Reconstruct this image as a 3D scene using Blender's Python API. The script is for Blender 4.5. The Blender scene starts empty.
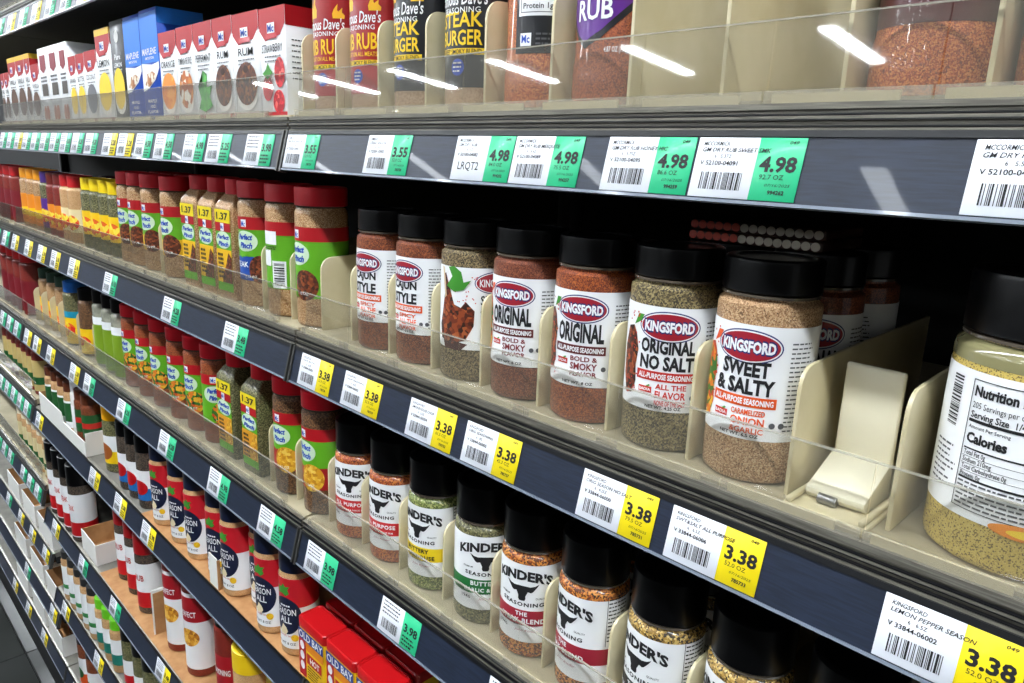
import bpy, bmesh, math, random
from mathutils import Matrix, Vector
random.seed(7)
S = bpy.context.scene
C = S.collection
PI = math.pi

# ------------------------------------------------------------------ camera
cam_d = bpy.data.cameras.new('camera'); cam = bpy.data.objects.new('camera', cam_d); C.objects.link(cam)
S.camera = cam
cam_d.sensor_width = 36.0; cam_d.lens = 36.0*740/1024; cam_d.clip_start = 0.01
ROWS = [[0.6980414, 0.1959170, -0.6887342], [0.7151409, -0.1420939, 0.6843850], [0.0362177, -0.9702710, -0.2392956]]
M = Matrix([[r[0], -r[1], -r[2], 0] for r in ROWS] + [[0, 0, 0, 1]])
M.translation = Vector((0.66911, -0.34528, 1.5))
cam.matrix_world = M

# ------------------------------------------------------------------ world, exposure
W = bpy.data.worlds.new('store_interior'); S.world = W; W.use_nodes = True
W.node_tree.nodes['Background'].inputs[0].default_value = (0.93, 0.97, 1.0, 1)
W.node_tree.nodes['Background'].inputs[1].default_value = 0.14
S.view_settings.view_transform = 'Standard'; S.view_settings.look = 'None'
S.view_settings.exposure = 0.62; S.view_settings.gamma = 1.0; S.view_settings.use_curve_mapping = False
LAMP = 46.0

# ------------------------------------------------------------------ materials
def lin(h):
    h = h.lstrip('#'); v = [int(h[i:i+2], 16)/255 for i in (0, 2, 4)]
    return tuple(c/12.92 if c <= .04045 else ((c+.055)/1.055)**2.4 for c in v) + (1,)
MATS = {}
def setin(b, k, v):
    if k in b.inputs: b.inputs[k].default_value = v
def mat(h, rough=.5, coat=0., metal=0., name=None, spec=.5):
    key = (h, rough, coat, metal, spec)
    if key in MATS: return MATS[key]
    m = bpy.data.materials.new(name or 'paint_'+h.strip('#')); m.use_nodes = True
    b = m.node_tree.nodes['Principled BSDF']
    setin(b, 'Base Color', lin(h)); setin(b, 'Roughness', rough); setin(b, 'Metallic', metal)
    setin(b, 'Coat Weight', coat); setin(b, 'Coat Roughness', .06); setin(b, 'Specular IOR Level', spec)
    MATS[key] = m
    return m
def grain(cols, scale=650., coat=.7, rough=.6, name='spice', bump=.25):
    """granular procedural stuff: one random colour for each grain"""
    key = ('g', tuple(cols), scale, coat)
    if key in MATS: return MATS[key]
    m = bpy.data.materials.new(name); m.use_nodes = True
    N = m.node_tree.nodes; L = m.node_tree.links
    b = N['Principled BSDF']
    tc = N.new('ShaderNodeTexCoord'); vo = N.new('ShaderNodeTexVoronoi'); vo.inputs['Scale'].default_value = scale
    L.new(tc.outputs['Object'], vo.inputs['Vector'])
    sp = N.new('ShaderNodeSeparateColor'); L.new(vo.outputs['Color'], sp.inputs[0])
    no = N.new('ShaderNodeTexNoise'); no.inputs['Scale'].default_value = scale*.12; L.new(tc.outputs['Object'], no.inputs['Vector'])
    mx = N.new('ShaderNodeMath'); mx.operation = 'MULTIPLY_ADD'; mx.inputs[1].default_value = .75
    sc = N.new('ShaderNodeMath'); sc.operation = 'MULTIPLY'; sc.inputs[1].default_value = .25
    L.new(no.outputs[0], sc.inputs[0]); L.new(sp.outputs[0], mx.inputs[0]); L.new(sc.outputs[0], mx.inputs[2])
    cr = N.new('ShaderNodeValToRGB'); cr.color_ramp.interpolation = 'CONSTANT'
    e = cr.color_ramp.elements; n = len(cols)
    e[0].position = 0; e[0].color = lin(cols[0]); e[1].position = 1/n+.05; e[1].color = lin(cols[1])
    for i in range(2, n):
        q = e.new(i/n+.02); q.color = lin(cols[i])
    L.new(mx.outputs[0], cr.inputs[0]); L.new(cr.outputs[0], b.inputs['Base Color'])
    if bump:
        bp = N.new('ShaderNodeBump'); bp.inputs['Strength'].default_value = bump; bp.inputs['Distance'].default_value = .0006
        L.new(vo.outputs['Distance'], bp.inputs['Height']); L.new(bp.outputs[0], b.inputs['Normal'])
    setin(b, 'Roughness', rough); setin(b, 'Coat Weight', coat); setin(b, 'Coat Roughness', .05)
    MATS[key] = m
    return m
def soft(h1, h2, scale, rough=.5, name='mottled', coat=0., stretch=None, metal=0.):
    """two colours mixed by noise"""
    key = ('s', h1, h2, scale, rough, coat)
    if key in MATS: return MATS[key]
    m = bpy.data.materials.new(name); m.use_nodes = True
    N = m.node_tree.nodes; L = m.node_tree.links; b = N['Principled BSDF']
    tc = N.new('ShaderNodeTexCoord'); no = N.new('ShaderNodeTexNoise'); no.inputs['Scale'].default_value = scale; no.inputs['Detail'].default_value = 5
    if stretch:
        mp = N.new('ShaderNodeMapping'); mp.inputs['Scale'].default_value = stretch
        L.new(tc.outputs['Object'], mp.inputs[0]); L.new(mp.outputs[0], no.inputs['Vector'])
    else: L.new(tc.outputs['Object'], no.inputs['Vector'])
    cr = N.new('ShaderNodeValToRGB'); e = cr.color_ramp.elements
    e[0].position = .38; e[0].color = lin(h1); e[1].position = .62; e[1].color = lin(h2)
    L.new(no.outputs[0], cr.inputs[0]); L.new(cr.outputs[0], b.inputs['Base Color'])
    setin(b, 'Roughness', rough); setin(b, 'Coat Weight', coat); setin(b, 'Metallic', metal)
    MATS[key] = m
    return m
def clear_plastic(name, tint=(.97, .97, .95, 1), haze=.06, ior=1.5, hazecol='#cfcabb'):
    m = bpy.data.materials.new(name); m.use_nodes = True
    N = m.node_tree.nodes; L = m.node_tree.links; N.remove(N['Principled BSDF'])
    out = N['Material Output']
    tr = N.new('ShaderNodeBsdfTransparent'); tr.inputs[0].default_value = tint
    df = N.new('ShaderNodeBsdfDiffuse'); df.inputs[0].default_value = lin(hazecol)
    gl = N.new('ShaderNodeBsdfGlossy'); gl.inputs['Roughness'].default_value = .03; gl.inputs[0].default_value = (1, 1, 1, 1)
    lw = N.new('ShaderNodeLayerWeight'); lw.inputs[0].default_value = .5     # Schlick reflectance of a thin sheet
    pw = N.new('ShaderNodeMath'); pw.operation = 'POWER'; pw.inputs[1].default_value = 4.0
    fr = N.new('ShaderNodeMath'); fr.operation = 'MULTIPLY_ADD'; fr.inputs[1].default_value = .9; fr.inputs[2].default_value = .045
    L.new(lw.outputs['Facing'], pw.inputs[0]); L.new(pw.outputs[0], fr.inputs[0])
    a = N.new('ShaderNodeMixShader'); a.inputs[0].default_value = haze
    c = N.new('ShaderNodeMixShader')
    L.new(tr.outputs[0], a.inputs[1]); L.new(df.outputs[0], a.inputs[2])
    L.new(fr.outputs[0], c.inputs[0]); L.new(a.outputs[0], c.inputs[1]); L.new(gl.outputs[0], c.inputs[2])
    L.new(c.outputs[0], out.inputs[0])
    return m

INK = mat('#17171a', .6, name='black_ink'); WHITE = mat('#f1f2f3', .45, .15, name='white_paper')
PAPER = mat('#eceff6', .45, .1, name='tag_paper')
YEL = mat('#f5dc12', .45, .1, name='tag_yellow'); GRN = mat('#2fc489', .45, .1, name='tag_green')
NAVY = soft('#192130', '#212a3d', 60, .45, 'rail_navy', .10, (1, 1, 14))
RIM = mat('#7d8694', .35, .3, name='rail_rim'); GAPSHADE = mat('#101114', .4)  # near-black that paints the shade of the rail gap and edge grooves
METAL = soft('#6a665d', '#898579', 40, .38, 'shelf_edge_metal', .2, (1, 8, 30), metal=.35)
DECK = soft('#6d6a63', '#7b786f', 30, .55, 'shelf_deck', 0.)
BEIGE = soft('#cdc19b', '#d6cbaa', 25, .42, 'beige_plastic', .15)
CREAM = mat('#e9e3cb', .4, .15, name='pusher_plastic')
BLACKP = mat('#040405', .32, .12, name='black_cap_plastic', spec=.3)
CARD = soft('#a9794a', '#bb8c5c', 40, .8, 'brown_cardboard'); CARDW = mat('#e6e4de', .6, name='white_cardboard')
LIP = clear_plastic('clear_lip_plastic', (.97, .97, .96, 1), .05)
LIPEDGE = clear_plastic('clear_lip_edge', (.80, .80, .78, 1), .35)
LIPBASE = clear_plastic('clear_lip_base', (.93, .92, .88, 1), .22)
DARK = mat('#0d0d0e', .7, name='dark_back_panel')
STEEL = mat('#8d8d8d', .3, 0, .9, name='spring_steel')

# ------------------------------------------------------------------ mesh helpers
def mesh(name, V, F, smooth=None):
    m = bpy.data.meshes.new(name); m.from_pydata([tuple(v) for v in V], [], F); m.update()
    if smooth is not None:
        m.shade_smooth(); m.set_sharp_from_angle(angle=math.radians(smooth))
    return m
def joinvf(parts):
    V, F = [], []
    for v, f in parts:
        o = len(V); V += list(v); F += [tuple(i+o for i in q) for q in f]
    return V, F
def boxvf(x0, x1, y0, y1, z0, z1):
    V = [(x, y, z) for z in (z0, z1) for y in (y0, y1) for x in (x0, x1)]
    return V, [(0, 2, 3, 1), (4, 5, 7, 6), (0, 1, 5, 4), (2, 6, 7, 3), (0, 4, 6, 2), (1, 3, 7, 5)]
def bev_box(name, x0, x1, y0, y1, z0, z1, b=.001, seg=2):
    bm = bmesh.new(); V, F = boxvf(x0, x1, y0, y1, z0, z1)
    vs = [bm.verts.new(v) for v in V]
    for f in F: bm.faces.new([vs[i] for i in f])
    bmesh.ops.bevel(bm, geom=bm.edges[:], offset=b, segments=seg, affect='EDGES', profile=.5)
    m = bpy.data.meshes.new(name); bm.to_mesh(m); bm.free()
    m.shade_smooth(); m.set_sharp_from_angle(angle=math.radians(50))
    return m
def lathe(name, prof, seg=32, rib=0.):
    V, F = [], []
    n = len(prof)
    for k in range(seg):
        a = 2*PI*k/seg
        for i, p in enumerate(prof):
            r = p[0] - (rib if (len(p) > 2 and p[2] and k % 2) else 0)
            V.append((r*math.cos(a), r*math.sin(a), p[1]))
    for k in range(seg):
        q = (k+1) % seg
        for i in range(n-1): F.append((k*n+i, q*n+i, q*n+i+1, k*n+i+1))
    F.append(tuple(k*n for k in range(seg))[::-1]); F.append(tuple(k*n+n-1 for k in range(seg)))
    return mesh(name, V, F, 40)
def prism(name, poly, d0, d1, axis='x', bev=0):
    """polygon in a plane extruded along axis; poly in (y,z) for axis x, (x,y) for z, (x,z) for y"""
    def P(p, d): return {'x': (d, p[0], p[1]), 'y': (p[0], d, p[1]), 'z': (p[0], p[1], d)}[axis]
    bm = bmesh.new(); a = [bm.verts.new(P(p, d0)) for p in poly]; b = [bm.verts.new(P(p, d1)) for p in poly]
    n = len(poly); bm.faces.new(a); bm.faces.new(b[::-1])
    for i in range(n): bm.faces.new((a[i], b[i], b[(i+1) % n], a[(i+1) % n]))
    bmesh.ops.recalc_face_normals(bm, faces=bm.faces[:])
    if bev: bmesh.ops.bevel(bm, geom=bm.edges[:], offset=bev, segments=2, affect='EDGES', profile=.5)
    m = bpy.data.meshes.new(name); bm.to_mesh(m); bm.free(); m.shade_smooth(); m.set_sharp_from_angle(angle=math.radians(35))
    return m
# flat 2D shapes (x right, y up), as (verts, faces)
def rect2(x0, x1, y0, y1, n=1):
    V = []
    for i in range(n+1):
        x = x0+(x1-x0)*i/n; V += [(x, y0), (x, y1)]
    return V, [(2*i, 2*i+2, 2*i+3, 2*i+1) for i in range(n)]
def ell2(cx, cy, a, b, n=20):
    V = []
    for i in range(n+1):
        t = -math.cos(PI*i/n); y = b*math.sqrt(max(0, 1-t*t)); V += [(cx+a*t, cy-y-1e-6), (cx+a*t, cy+y+1e-6)]
    return V, [(2*i, 2*i+2, 2*i+3, 2*i+1) for i in range(n)]
def poly2(pts):
    bm = bmesh.new(); f = bm.faces.new([bm.verts.new((x, y, 0)) for x, y in pts])
    bmesh.ops.triangulate(bm, faces=[f]); bm.normal_update()
    bm.verts.index_update(); V = [(v.co.x, v.co.y) for v in bm.verts]
    F = []
    for f in bm.faces:
        q = [v.index for v in f.verts]
        F.append(tuple(q if f.normal.z > 0 else q[::-1]))
    bm.free(); return V, F
TXT = {}
def text2(s, w=None, h=.005, cx=0, cy=0, bold=0., shear=0., align='c', spacing=1., arch=0.):
    """lettering as flat polygons; h = cap height, w = total width (squeezes to fit)"""
    key = (s, bold, shear, spacing)
    if key not in TXT:
        cu = bpy.data.curves.new('lettering', 'FONT'); cu.body = s; cu.resolution_u = 2
        cu.offset = bold; cu.shear = shear; cu.space_character = spacing; cu.size = 1
        o = bpy.data.objects.new('lettering', cu); C.objects.link(o)
        dg = bpy.context.evaluated_depsgraph_get(); me = o.evaluated_get(dg).to_mesh()
        V = [(v.co.x, v.co.y) for v in me.vertices]; F = [tuple(p.vertices) for p in me.polygons]
        o.evaluated_get(dg).to_mesh_clear(); bpy.data.objects.remove(o); bpy.data.curves.remove(cu)
        # make every face point up
        G = []
        for f in F:
            ar = sum(V[f[i]][0]*V[f[(i+1) % len(f)]][1]-V[f[(i+1) % len(f)]][0]*V[f[i]][1] for i in range(len(f)))
            G.append(f if ar > 0 else f[::-1])
        TXT[key] = (V, G)
    V, F = TXT[key]
    if not V: return [], []
    x0 = min(v[0] for v in V); x1 = max(v[0] for v in V); y0 = min(v[1] for v in V); y1 = max(v[1] for v in V)
    if any(c.isalnum() for c in s) and not any(c in 'gjpqy,;()Q' for c in s): b0, b1 = y0, y1
    else: b0, b1 = 0., .70
    ky = h/max(b1-b0, 1e-6); kx = (w/(x1-x0)) if w else ky
    ox = {'c': -(x0+x1)/2, 'l': -x0, 'r': -x1}[align]
    out = []
    for x, y in V:
        X = (x+ox)*kx; Y = (y-(b0+b1)/2)*ky
        out.append((cx+X, cy+Y-arch*X*X))
    return out, F
def cols(shape, step=.004):
    """cut a flat polygon mesh into vertical strips"""
    bm = bmesh.new(); vs = [bm.verts.new((x, y, 0)) for x, y in shape[0]]
    for f in shape[1]: bm.faces.new([vs[i] for i in f])
    x0 = min(v[0] for v in shape[0]); x1 = max(v[0] for v in shape[0]); x = x0+step
    while x < x1-1e-4:
        bmesh.ops.bisect_plane(bm, geom=bm.verts[:]+bm.edges[:]+bm.faces[:], plane_co=(x, 0, 0), plane_no=(1, 0, 0)); x += step
    bm.verts.index_update(); bm.normal_update(); V = [(v.co.x, v.co.y) for v in bm.verts]; F = []
    for f in bm.faces:
        i = [v.index for v in f.verts]; F.append(tuple(i if f.normal.z > 0 else i[::-1]))
    bm.free(); return V, F
def bend(name, shape, r, off, a0=0., z=0.):
    """wrap a flat shape onto an upright cylinder; x=0 faces -Y turned by a0 (to +X)"""
    V, F = shape
    if F and max(max(V[i][0] for i in f)-min(V[i][0] for i in f) for f in F) > .0062: V, F = cols(shape)
    R = r+off; W = []
    for x, y in V:
        a = a0+x/r; W.append((R*math.sin(a), -R*math.cos(a), z+y))
    return mesh(name, W, F, 60)
def flat(name, shape, y, ox=0., oz=0.):
    V, F = shape
    return mesh(name, [(x+ox, y, v+oz) for x, v in V], F)
def flatx(name, shape, x, oy=0., oz=0.):
    V, F = shape   # on a face that looks to +X: shape x runs to +Y
    return mesh(name, [(x, u+oy, v+oz) for u, v in V], F)

# ------------------------------------------------------------------ object helpers
class P:
    def __init__(s, name, me, m, kids=(), label=None): s.name, s.me, s.m, s.kids, s.label = name, me, m, list(kids), label
def put(p, parent):
    o = bpy.data.objects.new(p.name, p.me)
    if len(p.me.materials) == 0: p.me.materials.append(p.m)
    C.objects.link(o); o.parent = parent
    if p.label: o['label'] = p.label
    for k in p.kids: put(k, o)
    return o
def thing(name, label, cat, loc=(0, 0, 0), rot=(0, 0, 0), group=None, parts=()):
    o = bpy.data.objects.new(name, None); C.objects.link(o); o.location = loc; o.rotation_euler = rot
    o.empty_display_size = .02
    o['label'] = label; o['category'] = cat
    if group: o['group'] = group
    for p in parts: put(p, o)
    return o
def struct(name, me, m, parent=None):
    o = bpy.data.objects.new(name, me); me.materials.append(m); C.objects.link(o)
    o['kind'] = 'structure'
    if parent: o.parent = parent
    return o
ORD = ['zeroth', 'first', 'second', 'third', 'fourth', 'fifth', 'sixth', 'seventh', 'eighth', 'ninth', 'tenth', 'eleventh', 'twelfth', 'thirteenth', 'fourteenth', 'fifteenth', 'sixteenth', 'seventeenth', 'eighteenth']

# ------------------------------------------------------------------ setting
ZS = {0: 1.689, 1: 1.483, 2: 1.2745, 3: 1.0695, 4: .880}
LEVEL = {0: 'highest', 1: 'upper', 2: 'second', 3: 'third', 4: 'fourth', 5: 'fifth', 6: 'sixth', 7: 'seventh', 8: 'lowest'}
BAY = {'R': (0.002, 1.221, 'right bay'), 'L': (-1.219, -.002, 'middle bay'), 'F': (-2.44, -1.223, 'far left bay')}
def railz(bay, lv):
    if lv in ZS: return ZS[lv]
    return {'L': {5: .630, 6: .418, 8: .192}, 'F': {5: .670, 6: .505, 7: .341, 8: .192}, 'R': {5: .630, 6: .418, 8: .192}}[bay][lv]
LIPPED = {'R': (0, 1, 2, 3), 'L': (0, 1, 2, 3), 'F': (0, 1, 2, 3, 4, 5)}
def floorz(bay, lv): return railz(bay, lv)+({2: .0515, 3: .0475}.get(lv, .050) if lv in LIPPED[bay] else .036)
TILT = math.atan2(.008, .031)
DEPTH = .42

FLOOR = soft('#343634', '#3f413f', 3.0, .35, 'floor_vinyl', .1)
V, F = [], []
fl = struct('floor', mesh('floor', [(-9, -4, -.01), (4, -4, -.01), (4, 1, -.01), (-9, 1, -.01)], [(0, 1, 2, 3)]), mat('#2b2b2a', .8))
tile_me = {}
for i in range(-13, 2):
    for j in range(-3, 1):
        me = tile_me.setdefault('t', bev_box('tile', .002, .608, .002, .608, -.012, 0, .0015, 1))
        o = bpy.data.objects.new('tile', me); 
        if not me.materials: me.materials.append(FLOOR)
        C.objects.link(o); o.parent = fl; o.location = (i*.61+.12, j*.61, 0)
struct('wall_back', mesh('wall_back', *boxvf(-9, 1.221, DEPTH+.012, DEPTH+.03, .0, 2.2)), DARK)
for n, x in enumerate((-2.44, -1.221, 0, 1.221)):
    struct('trim_%d' % (n+1), bev_box('upright', x-.012, x+.012, DEPTH-.012, DEPTH+.012, 0, 2.2, .002, 1), mat('#1b1b1c', .5))

struct('baseboard_front', bev_box('baseboard', -9, 1.221, .030, .045, 0, .185, .002, 1), mat('#252627', .6))
# unseen shelving opposite, behind the camera, added to block low light from far lamps
opp = struct('light_block_front', mesh('light_block_front', *boxvf(-18, 6, -2.45, -2.25, 0, 1.85)), mat('#3a3836', .8))
for i in range(7): put(P('opposite_shelf', mesh('opposite_shelf', *boxvf(-18, 6, -2.25, -1.9, .14+.26*i, .17+.26*i)), mat('#4a4a48', .6)), opp)
# ------------------------------------------------------------------ shelves
rail_me = {}; SHELF = {}
def shelf(bay, lv, dividers=(), pusher=None):
    x0, x1, bn = BAY[bay]; z = railz(bay, lv); fz = floorz(bay, lv); lip = lv in LIPPED[bay]; w = x1-x0
    what = {('R', 1): 'holding barbecue rub jars', ('R', 2): 'holding black-capped white-label bottles', ('R', 3): 'holding bull-head label bottles',
            ('L', 1): 'holding the extract boxes', ('L', 2): 'holding packs and red-capped bottles'}.get((bay, lv), 'with dark price rail')
    t = thing('display_shelf', '%s grey metal shelf of the %s %s' % (LEVEL[lv], bn, what), 'shelf', (x0, 0, z), group='shelves of the spice display')
    dz = fz-z
    put(P('deck', mesh('deck', *joinvf([boxvf(0, w, .0155, DEPTH, dz-.012, dz)])), DECK if not lip else BEIGE2), t)
    put(P('underside', mesh('underside', *boxvf(0, w, .0165, DEPTH-.01, dz-.030, dz-.0125)), DARK), t)
    # metal front edge with grooves
    pr = [(.0165, .034), (.0105, .034), (.0105, .0365), (.0125, .0368), (.0125, .0395), (.0105, .0398), (.0105, .0420), (.0130, .0425), (.0130, .0445), (.0110, .0450), (.0110, dz-.002 if lip else .0455), (.0165, dz-.002 if lip else .0455)] if lip else \
         [(.0165, .030), (.0085, .030), (.0085, .0335), (.0105, .0345), (.0165, .036)]
    put(P('front_edge', prism('front_edge', pr, 0, w), METAL), t)
    # price rail: slanted channel
    s, c = math.sin(TILT), math.cos(TILT)
    def rp(u, d): return (u*s+d*c, u*c-d*s)      # along the slope, depth behind the face
    poly = [rp(0.0005, 0), rp(.0335, 0), rp(.0335, .0022), rp(.0005, .0022)]
    put(P('price_rail', prism('price_rail', poly, .0015, w-.0015), NAVY), t)
    lo = [rp(-.0008, -.0010), rp(.0008, -.0010), rp(.0008, .0030), rp(-.0008, .0030)]
    up = [rp(.0330, -.0010), rp(.0362, -.0010), rp(.0362, .0035), rp(.0330, .0035)]
    put(P('rail_rim', prism('rail_rim', lo, .0015, w-.0015), RIM), t)
    put(P('rail_top', prism('rail_top', up, .0015, w-.0015), GAPSHADE), t)  # black strip, its colour standing in for the shaded gap above the rail
    for e in (0, w-.003):
        ec = [rp(-.0022, -.0016), rp(.0366, -.0016), rp(.0366, .006), rp(-.0022, .006)]
        put(P('rail_end', prism('rail_end', ec, e, e+.003), mat('#3a3a38', .4)), t)
    if lip:
        key = 'lip'
        if key not in rail_me:
            rail_me['lip'] = mesh('lip_panel', *boxvf(.0004, .0775, 0, .0014, 0, .0395))
            rail_me['base'] = mesh('lip_base', *boxvf(.0006, .0772, -.0024, -.0004, 0, .0085))
            rail_me['strip'] = mesh('base_insert', *boxvf(.004, .064, .0018, .0032, .0008, .0072))
        n = int(w/.0779)
        for k in range(n):
            a = k*.0779+(.088-.0779)
            for nm, mm, m in (('lip_panel', rail_me['lip'], LIP), ('lip_base', rail_me['base'], LIPBASE)):
                if bay == 'F' and k < n-7: continue
                o = bpy.data.objects.new(nm, mm)
                if not mm.materials: mm.materials.append(m)
                C.objects.link(o); o.parent = t
                o.location = (a, .0150, dz-.002); 
                if nm == 'lip_panel': o.rotation_euler = (-.06, 0, 0)
                else: o.location = (a, .0135, dz-.0045)
    if lip:
        ca, sa = math.cos(.06), math.sin(.06)
        put(P('lip_edge', prism('lip_edge', [(.0149+.0395*sa, dz-.002+.0394*ca), (.0165+.0395*sa, dz-.002+.0394*ca), (.0165+.0404*sa, dz-.002+.0403*ca), (.0149+.0404*sa, dz-.002+.0403*ca)], .003, w-.003), LIPEDGE), t)
        for gz in (.0370, .0400, .0424):
            put(P('groove_shade', mesh('groove_shade', *boxvf(0, w, .0102, .0125, gz, gz+.0006)), GAPSHADE), t)  # black strips slightly proud of the metal, groove shade put in as colour
        for k in range(n):
            if bay == 'F' and k < n-7: continue
            o = bpy.data.objects.new('base_insert', rail_me['strip'])
            if not rail_me['strip'].materials: rail_me['strip'].materials.append(BEIGE)
            C.objects.link(o); o.parent = t; o.location = (k*.0779+.0101, .0116, dz-.0045)
    for d in dividers: divider(t, d-x0, dz, .022 if lv == 1 else .029)
    SHELF[bay, lv] = t
    return t
BEIGE2 = soft('#a0967c', '#b5ab8f', 14, .5, 'beige_shelf_floor', .1)
DIVP = []
for i in range(7):
    a = PI/2*i/6; DIVP.append((.012-.012*math.cos(a)+.0, .060+.013*math.sin(a)))
DIVP = [(0, 0)] + [(0, .060)] + DIVP[1:] + [(.05, .0745), (.20, .0765), (.20, 0)]
div_me = None
def divider(t, x, dz, y):
    global div_me
    if div_me is None: div_me = prism('divider', DIVP, -.0012, .0012, 'x', .0005)
    o = bpy.data.objects.new('divider', div_me)
    if not div_me.materials: div_me.materials.append(BEIGE)
    C.objects.link(o); o.parent = t; o.location = (x, y, dz)

D1R = [.0095, .0682, .1325, .1955, .2625, .3257, .3885, .4500, .5140, .5745]
D2R = [.0212, .0752, .1360, .1970, .25835, .32035, .3837, .4466, .5100, .5635]
D3R = [.026, .089, .152, .217, .2795, .3385, .401, .4637, .526]
D2L = [-.0405, -.1047, -.4120, -.775, -1.0307]
D3L = [-1.197, -1.133, -1.066, -1.0045, -.9545, -.878, -.780, -.043, -.106]
for lv in (0, 1, 2, 3, 4, 5, 6, 8): shelf('L', lv, {2: D2L, 3: D3L}.get(lv, ()))
for lv in (1, 2, 3, 4): shelf('R', lv, {1: D1R, 2: D2R, 3: D3R}.get(lv, ()))
for lv in (0, 1, 2, 3, 4, 5, 6, 7, 8): shelf('F', lv, ())

# ------------------------------------------------------------------ ceiling lamps over the aisle (out of frame, they light the place)
def emis(name, col, st):
    m = bpy.data.materials.new(name); m.use_nodes = True; b = m.node_tree.nodes['Principled BSDF']
    setin(b, 'Emission Color', col); setin(b, 'Emission Strength', st); return m
LM = emis('lamp_diffuser', (.89, .95, 1, 1), LAMP)
hous = bev_box('housing', -1.2, 1.2, -.09, .09, .012, .07, .004, 1); dif = bev_box('diffuser', -1.18, 1.18, -.07, .07, 0, .0118, .003, 1)
k = 0
for i in range(9):
    thing('ceiling_lamp', '%s long white ceiling lamp in the row over this aisle' % ORD[i+1], 'lamp', (-17.0+i*2.5, -1.2, 3.4), group='ceiling lamps', parts=[P('housing', hous, mat('#dddddd', .5)), P('diffuser', dif, LM)])
hous2 = bev_box('housing', -.09, .09, -.62, .62, .012, .07, .004, 1); dif2 = bev_box('diffuser', -.07, .07, -.60, .60, 0, .0118, .003, 1)
for row, y in enumerate((-4.0, -6.6, -9.2, -12.0)):
    for i in range(7):
        thing('ceiling_lamp', '%s short cross ceiling lamp in the %s row beyond the aisle' % (ORD[i+1], ORD[row+1]), 'lamp', (-13.5+i*2.1+(.7*row), y, 3.4), group='ceiling lamps', parts=[P('housing', hous2, mat('#dddddd', .5)), P('diffuser', dif2, LM)])
# ------------------------------------------------------------------ product builders
def sp(*c, scale=900., coat=.6): return grain(c, scale*1.7, coat)
SPICE = dict(
    cajun=sp('#703216', '#8e4620', '#582612', '#a65a28'), smoky=sp('#65563a', '#83704c', '#443826', '#9a865e', '#302a1e', scale=700),
    orig=sp('#6c331c', '#844428', '#5c2816', '#965434'), orig2=sp('#7e3412', '#a04e1a', '#66260c', '#b46022'),
    nosalt=sp('#645638', '#82734a', '#443a26', '#9a8a5e', '#302a20', scale=700), sweet=sp('#a67e58', '#b8926a', '#8e6844', '#c8a67e', '#6c4e32'),
    lemon=sp('#c3a850', '#ccb25a', '#c9ae56', '#6e5c30', '#d2b962', '#c7ac52', '#cfb55e', scale=1100), red=sp('#8a3a1c', '#a84e26', '#c8722f', '#5e2814', scale=520),
    steak=sp('#9a4a1c', '#c0722c', '#5f3016', '#d88d3e', '#2e1c12', scale=480), green=sp('#6f7a3a', '#8e9a52', '#525c2a', '#b0b070', scale=480),
    gold=sp('#b08a40', '#c9a85c', '#8a6a2c', '#3a2e1c', '#d8bc78', scale=480), tan=sp('#c29c6e', '#d4b288', '#a87e50', '#94683e', '#7a5030'),
    brown=sp('#5a3a22', '#74502f', '#452c19', '#8a6440', scale=500), herb=sp('#5c5a38', '#757148', '#434226', '#8f8a60', scale=480),
    paprika=sp('#7a1d10', '#8d2616', '#6a170c'), rubred=sp('#9c4a1e', '#b65e28', '#8a3c16', '#c87838', '#6a3014', scale=1000), rubpale=sp('#a88a6c', '#b89a7c', '#987a5c'),
    garlic=sp('#c69a68', '#d2a878', '#b88a58'), pepper=sp('#2e2620', '#463a30', '#5e5042', '#1c1814', scale=520), rubbr=sp('#7a3416', '#92441c', '#a85626', '#5a240e', scale=1000))
MEAT = grain(('#4a1d10', '#6e2c16', '#8f4220', '#2d120a', '#a85a30'), 330, .2, .5, 'meat_print', 0)
DISH = grain(('#5a2a16', '#7a3a1e', '#3e1c10', '#94502a'), 380, .1, .5, 'dish_print', 0)
NOOD = grain(('#d89a20', '#e8b436', '#c48212', '#f0c85a'), 320, .1, .5, 'noodle_print', 0)
VEG = grain(('#c8481c', '#e07a24', '#2f6a24', '#e8b030', '#1f3a18'), 260, .1, .5, 'vegetable_print', 0)
LEAF = mat('#3f8f2c', .5); GREYP = mat('#55565a', .6, name='fine_print_ink')
R2 = lambda x0, x1, y0, y1: rect2(x0, x1, y0, y1, max(2, int(abs(x1-x0)/.0025)))
def fine(x0, x1, y1, rows, pitch=.0022, h=.0008, seed=1):
    """illegible small print as broken lines"""
    rg = random.Random(seed); L = []
    for i in range(rows):
        x = x0; y = y1-i*pitch; e = x1-rg.random()*(x1-x0)*.3
        while x < e:
            w = rg.uniform(.0012, .004); L.append(rect2(x, min(x+w, e), y-h, y)); x += w+.0007
    return joinvf(L)
def bars(x0, w, y0, y1, n=22, seed=1, vert=False):
    rg = random.Random(seed); L = []; ws = [rg.choice((1, 1, 2, 3)) for _ in range(2*n)]; k = w/sum(ws); x = x0
    for i, q in enumerate(ws):
        if i % 2 == 0: L.append(rect2(x, x+q*k, y0, y1) if not vert else rect2(y0, y1, x, x+q*k, 4))
        x += q*k
    return joinvf(L)
CAPS = {}
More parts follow.
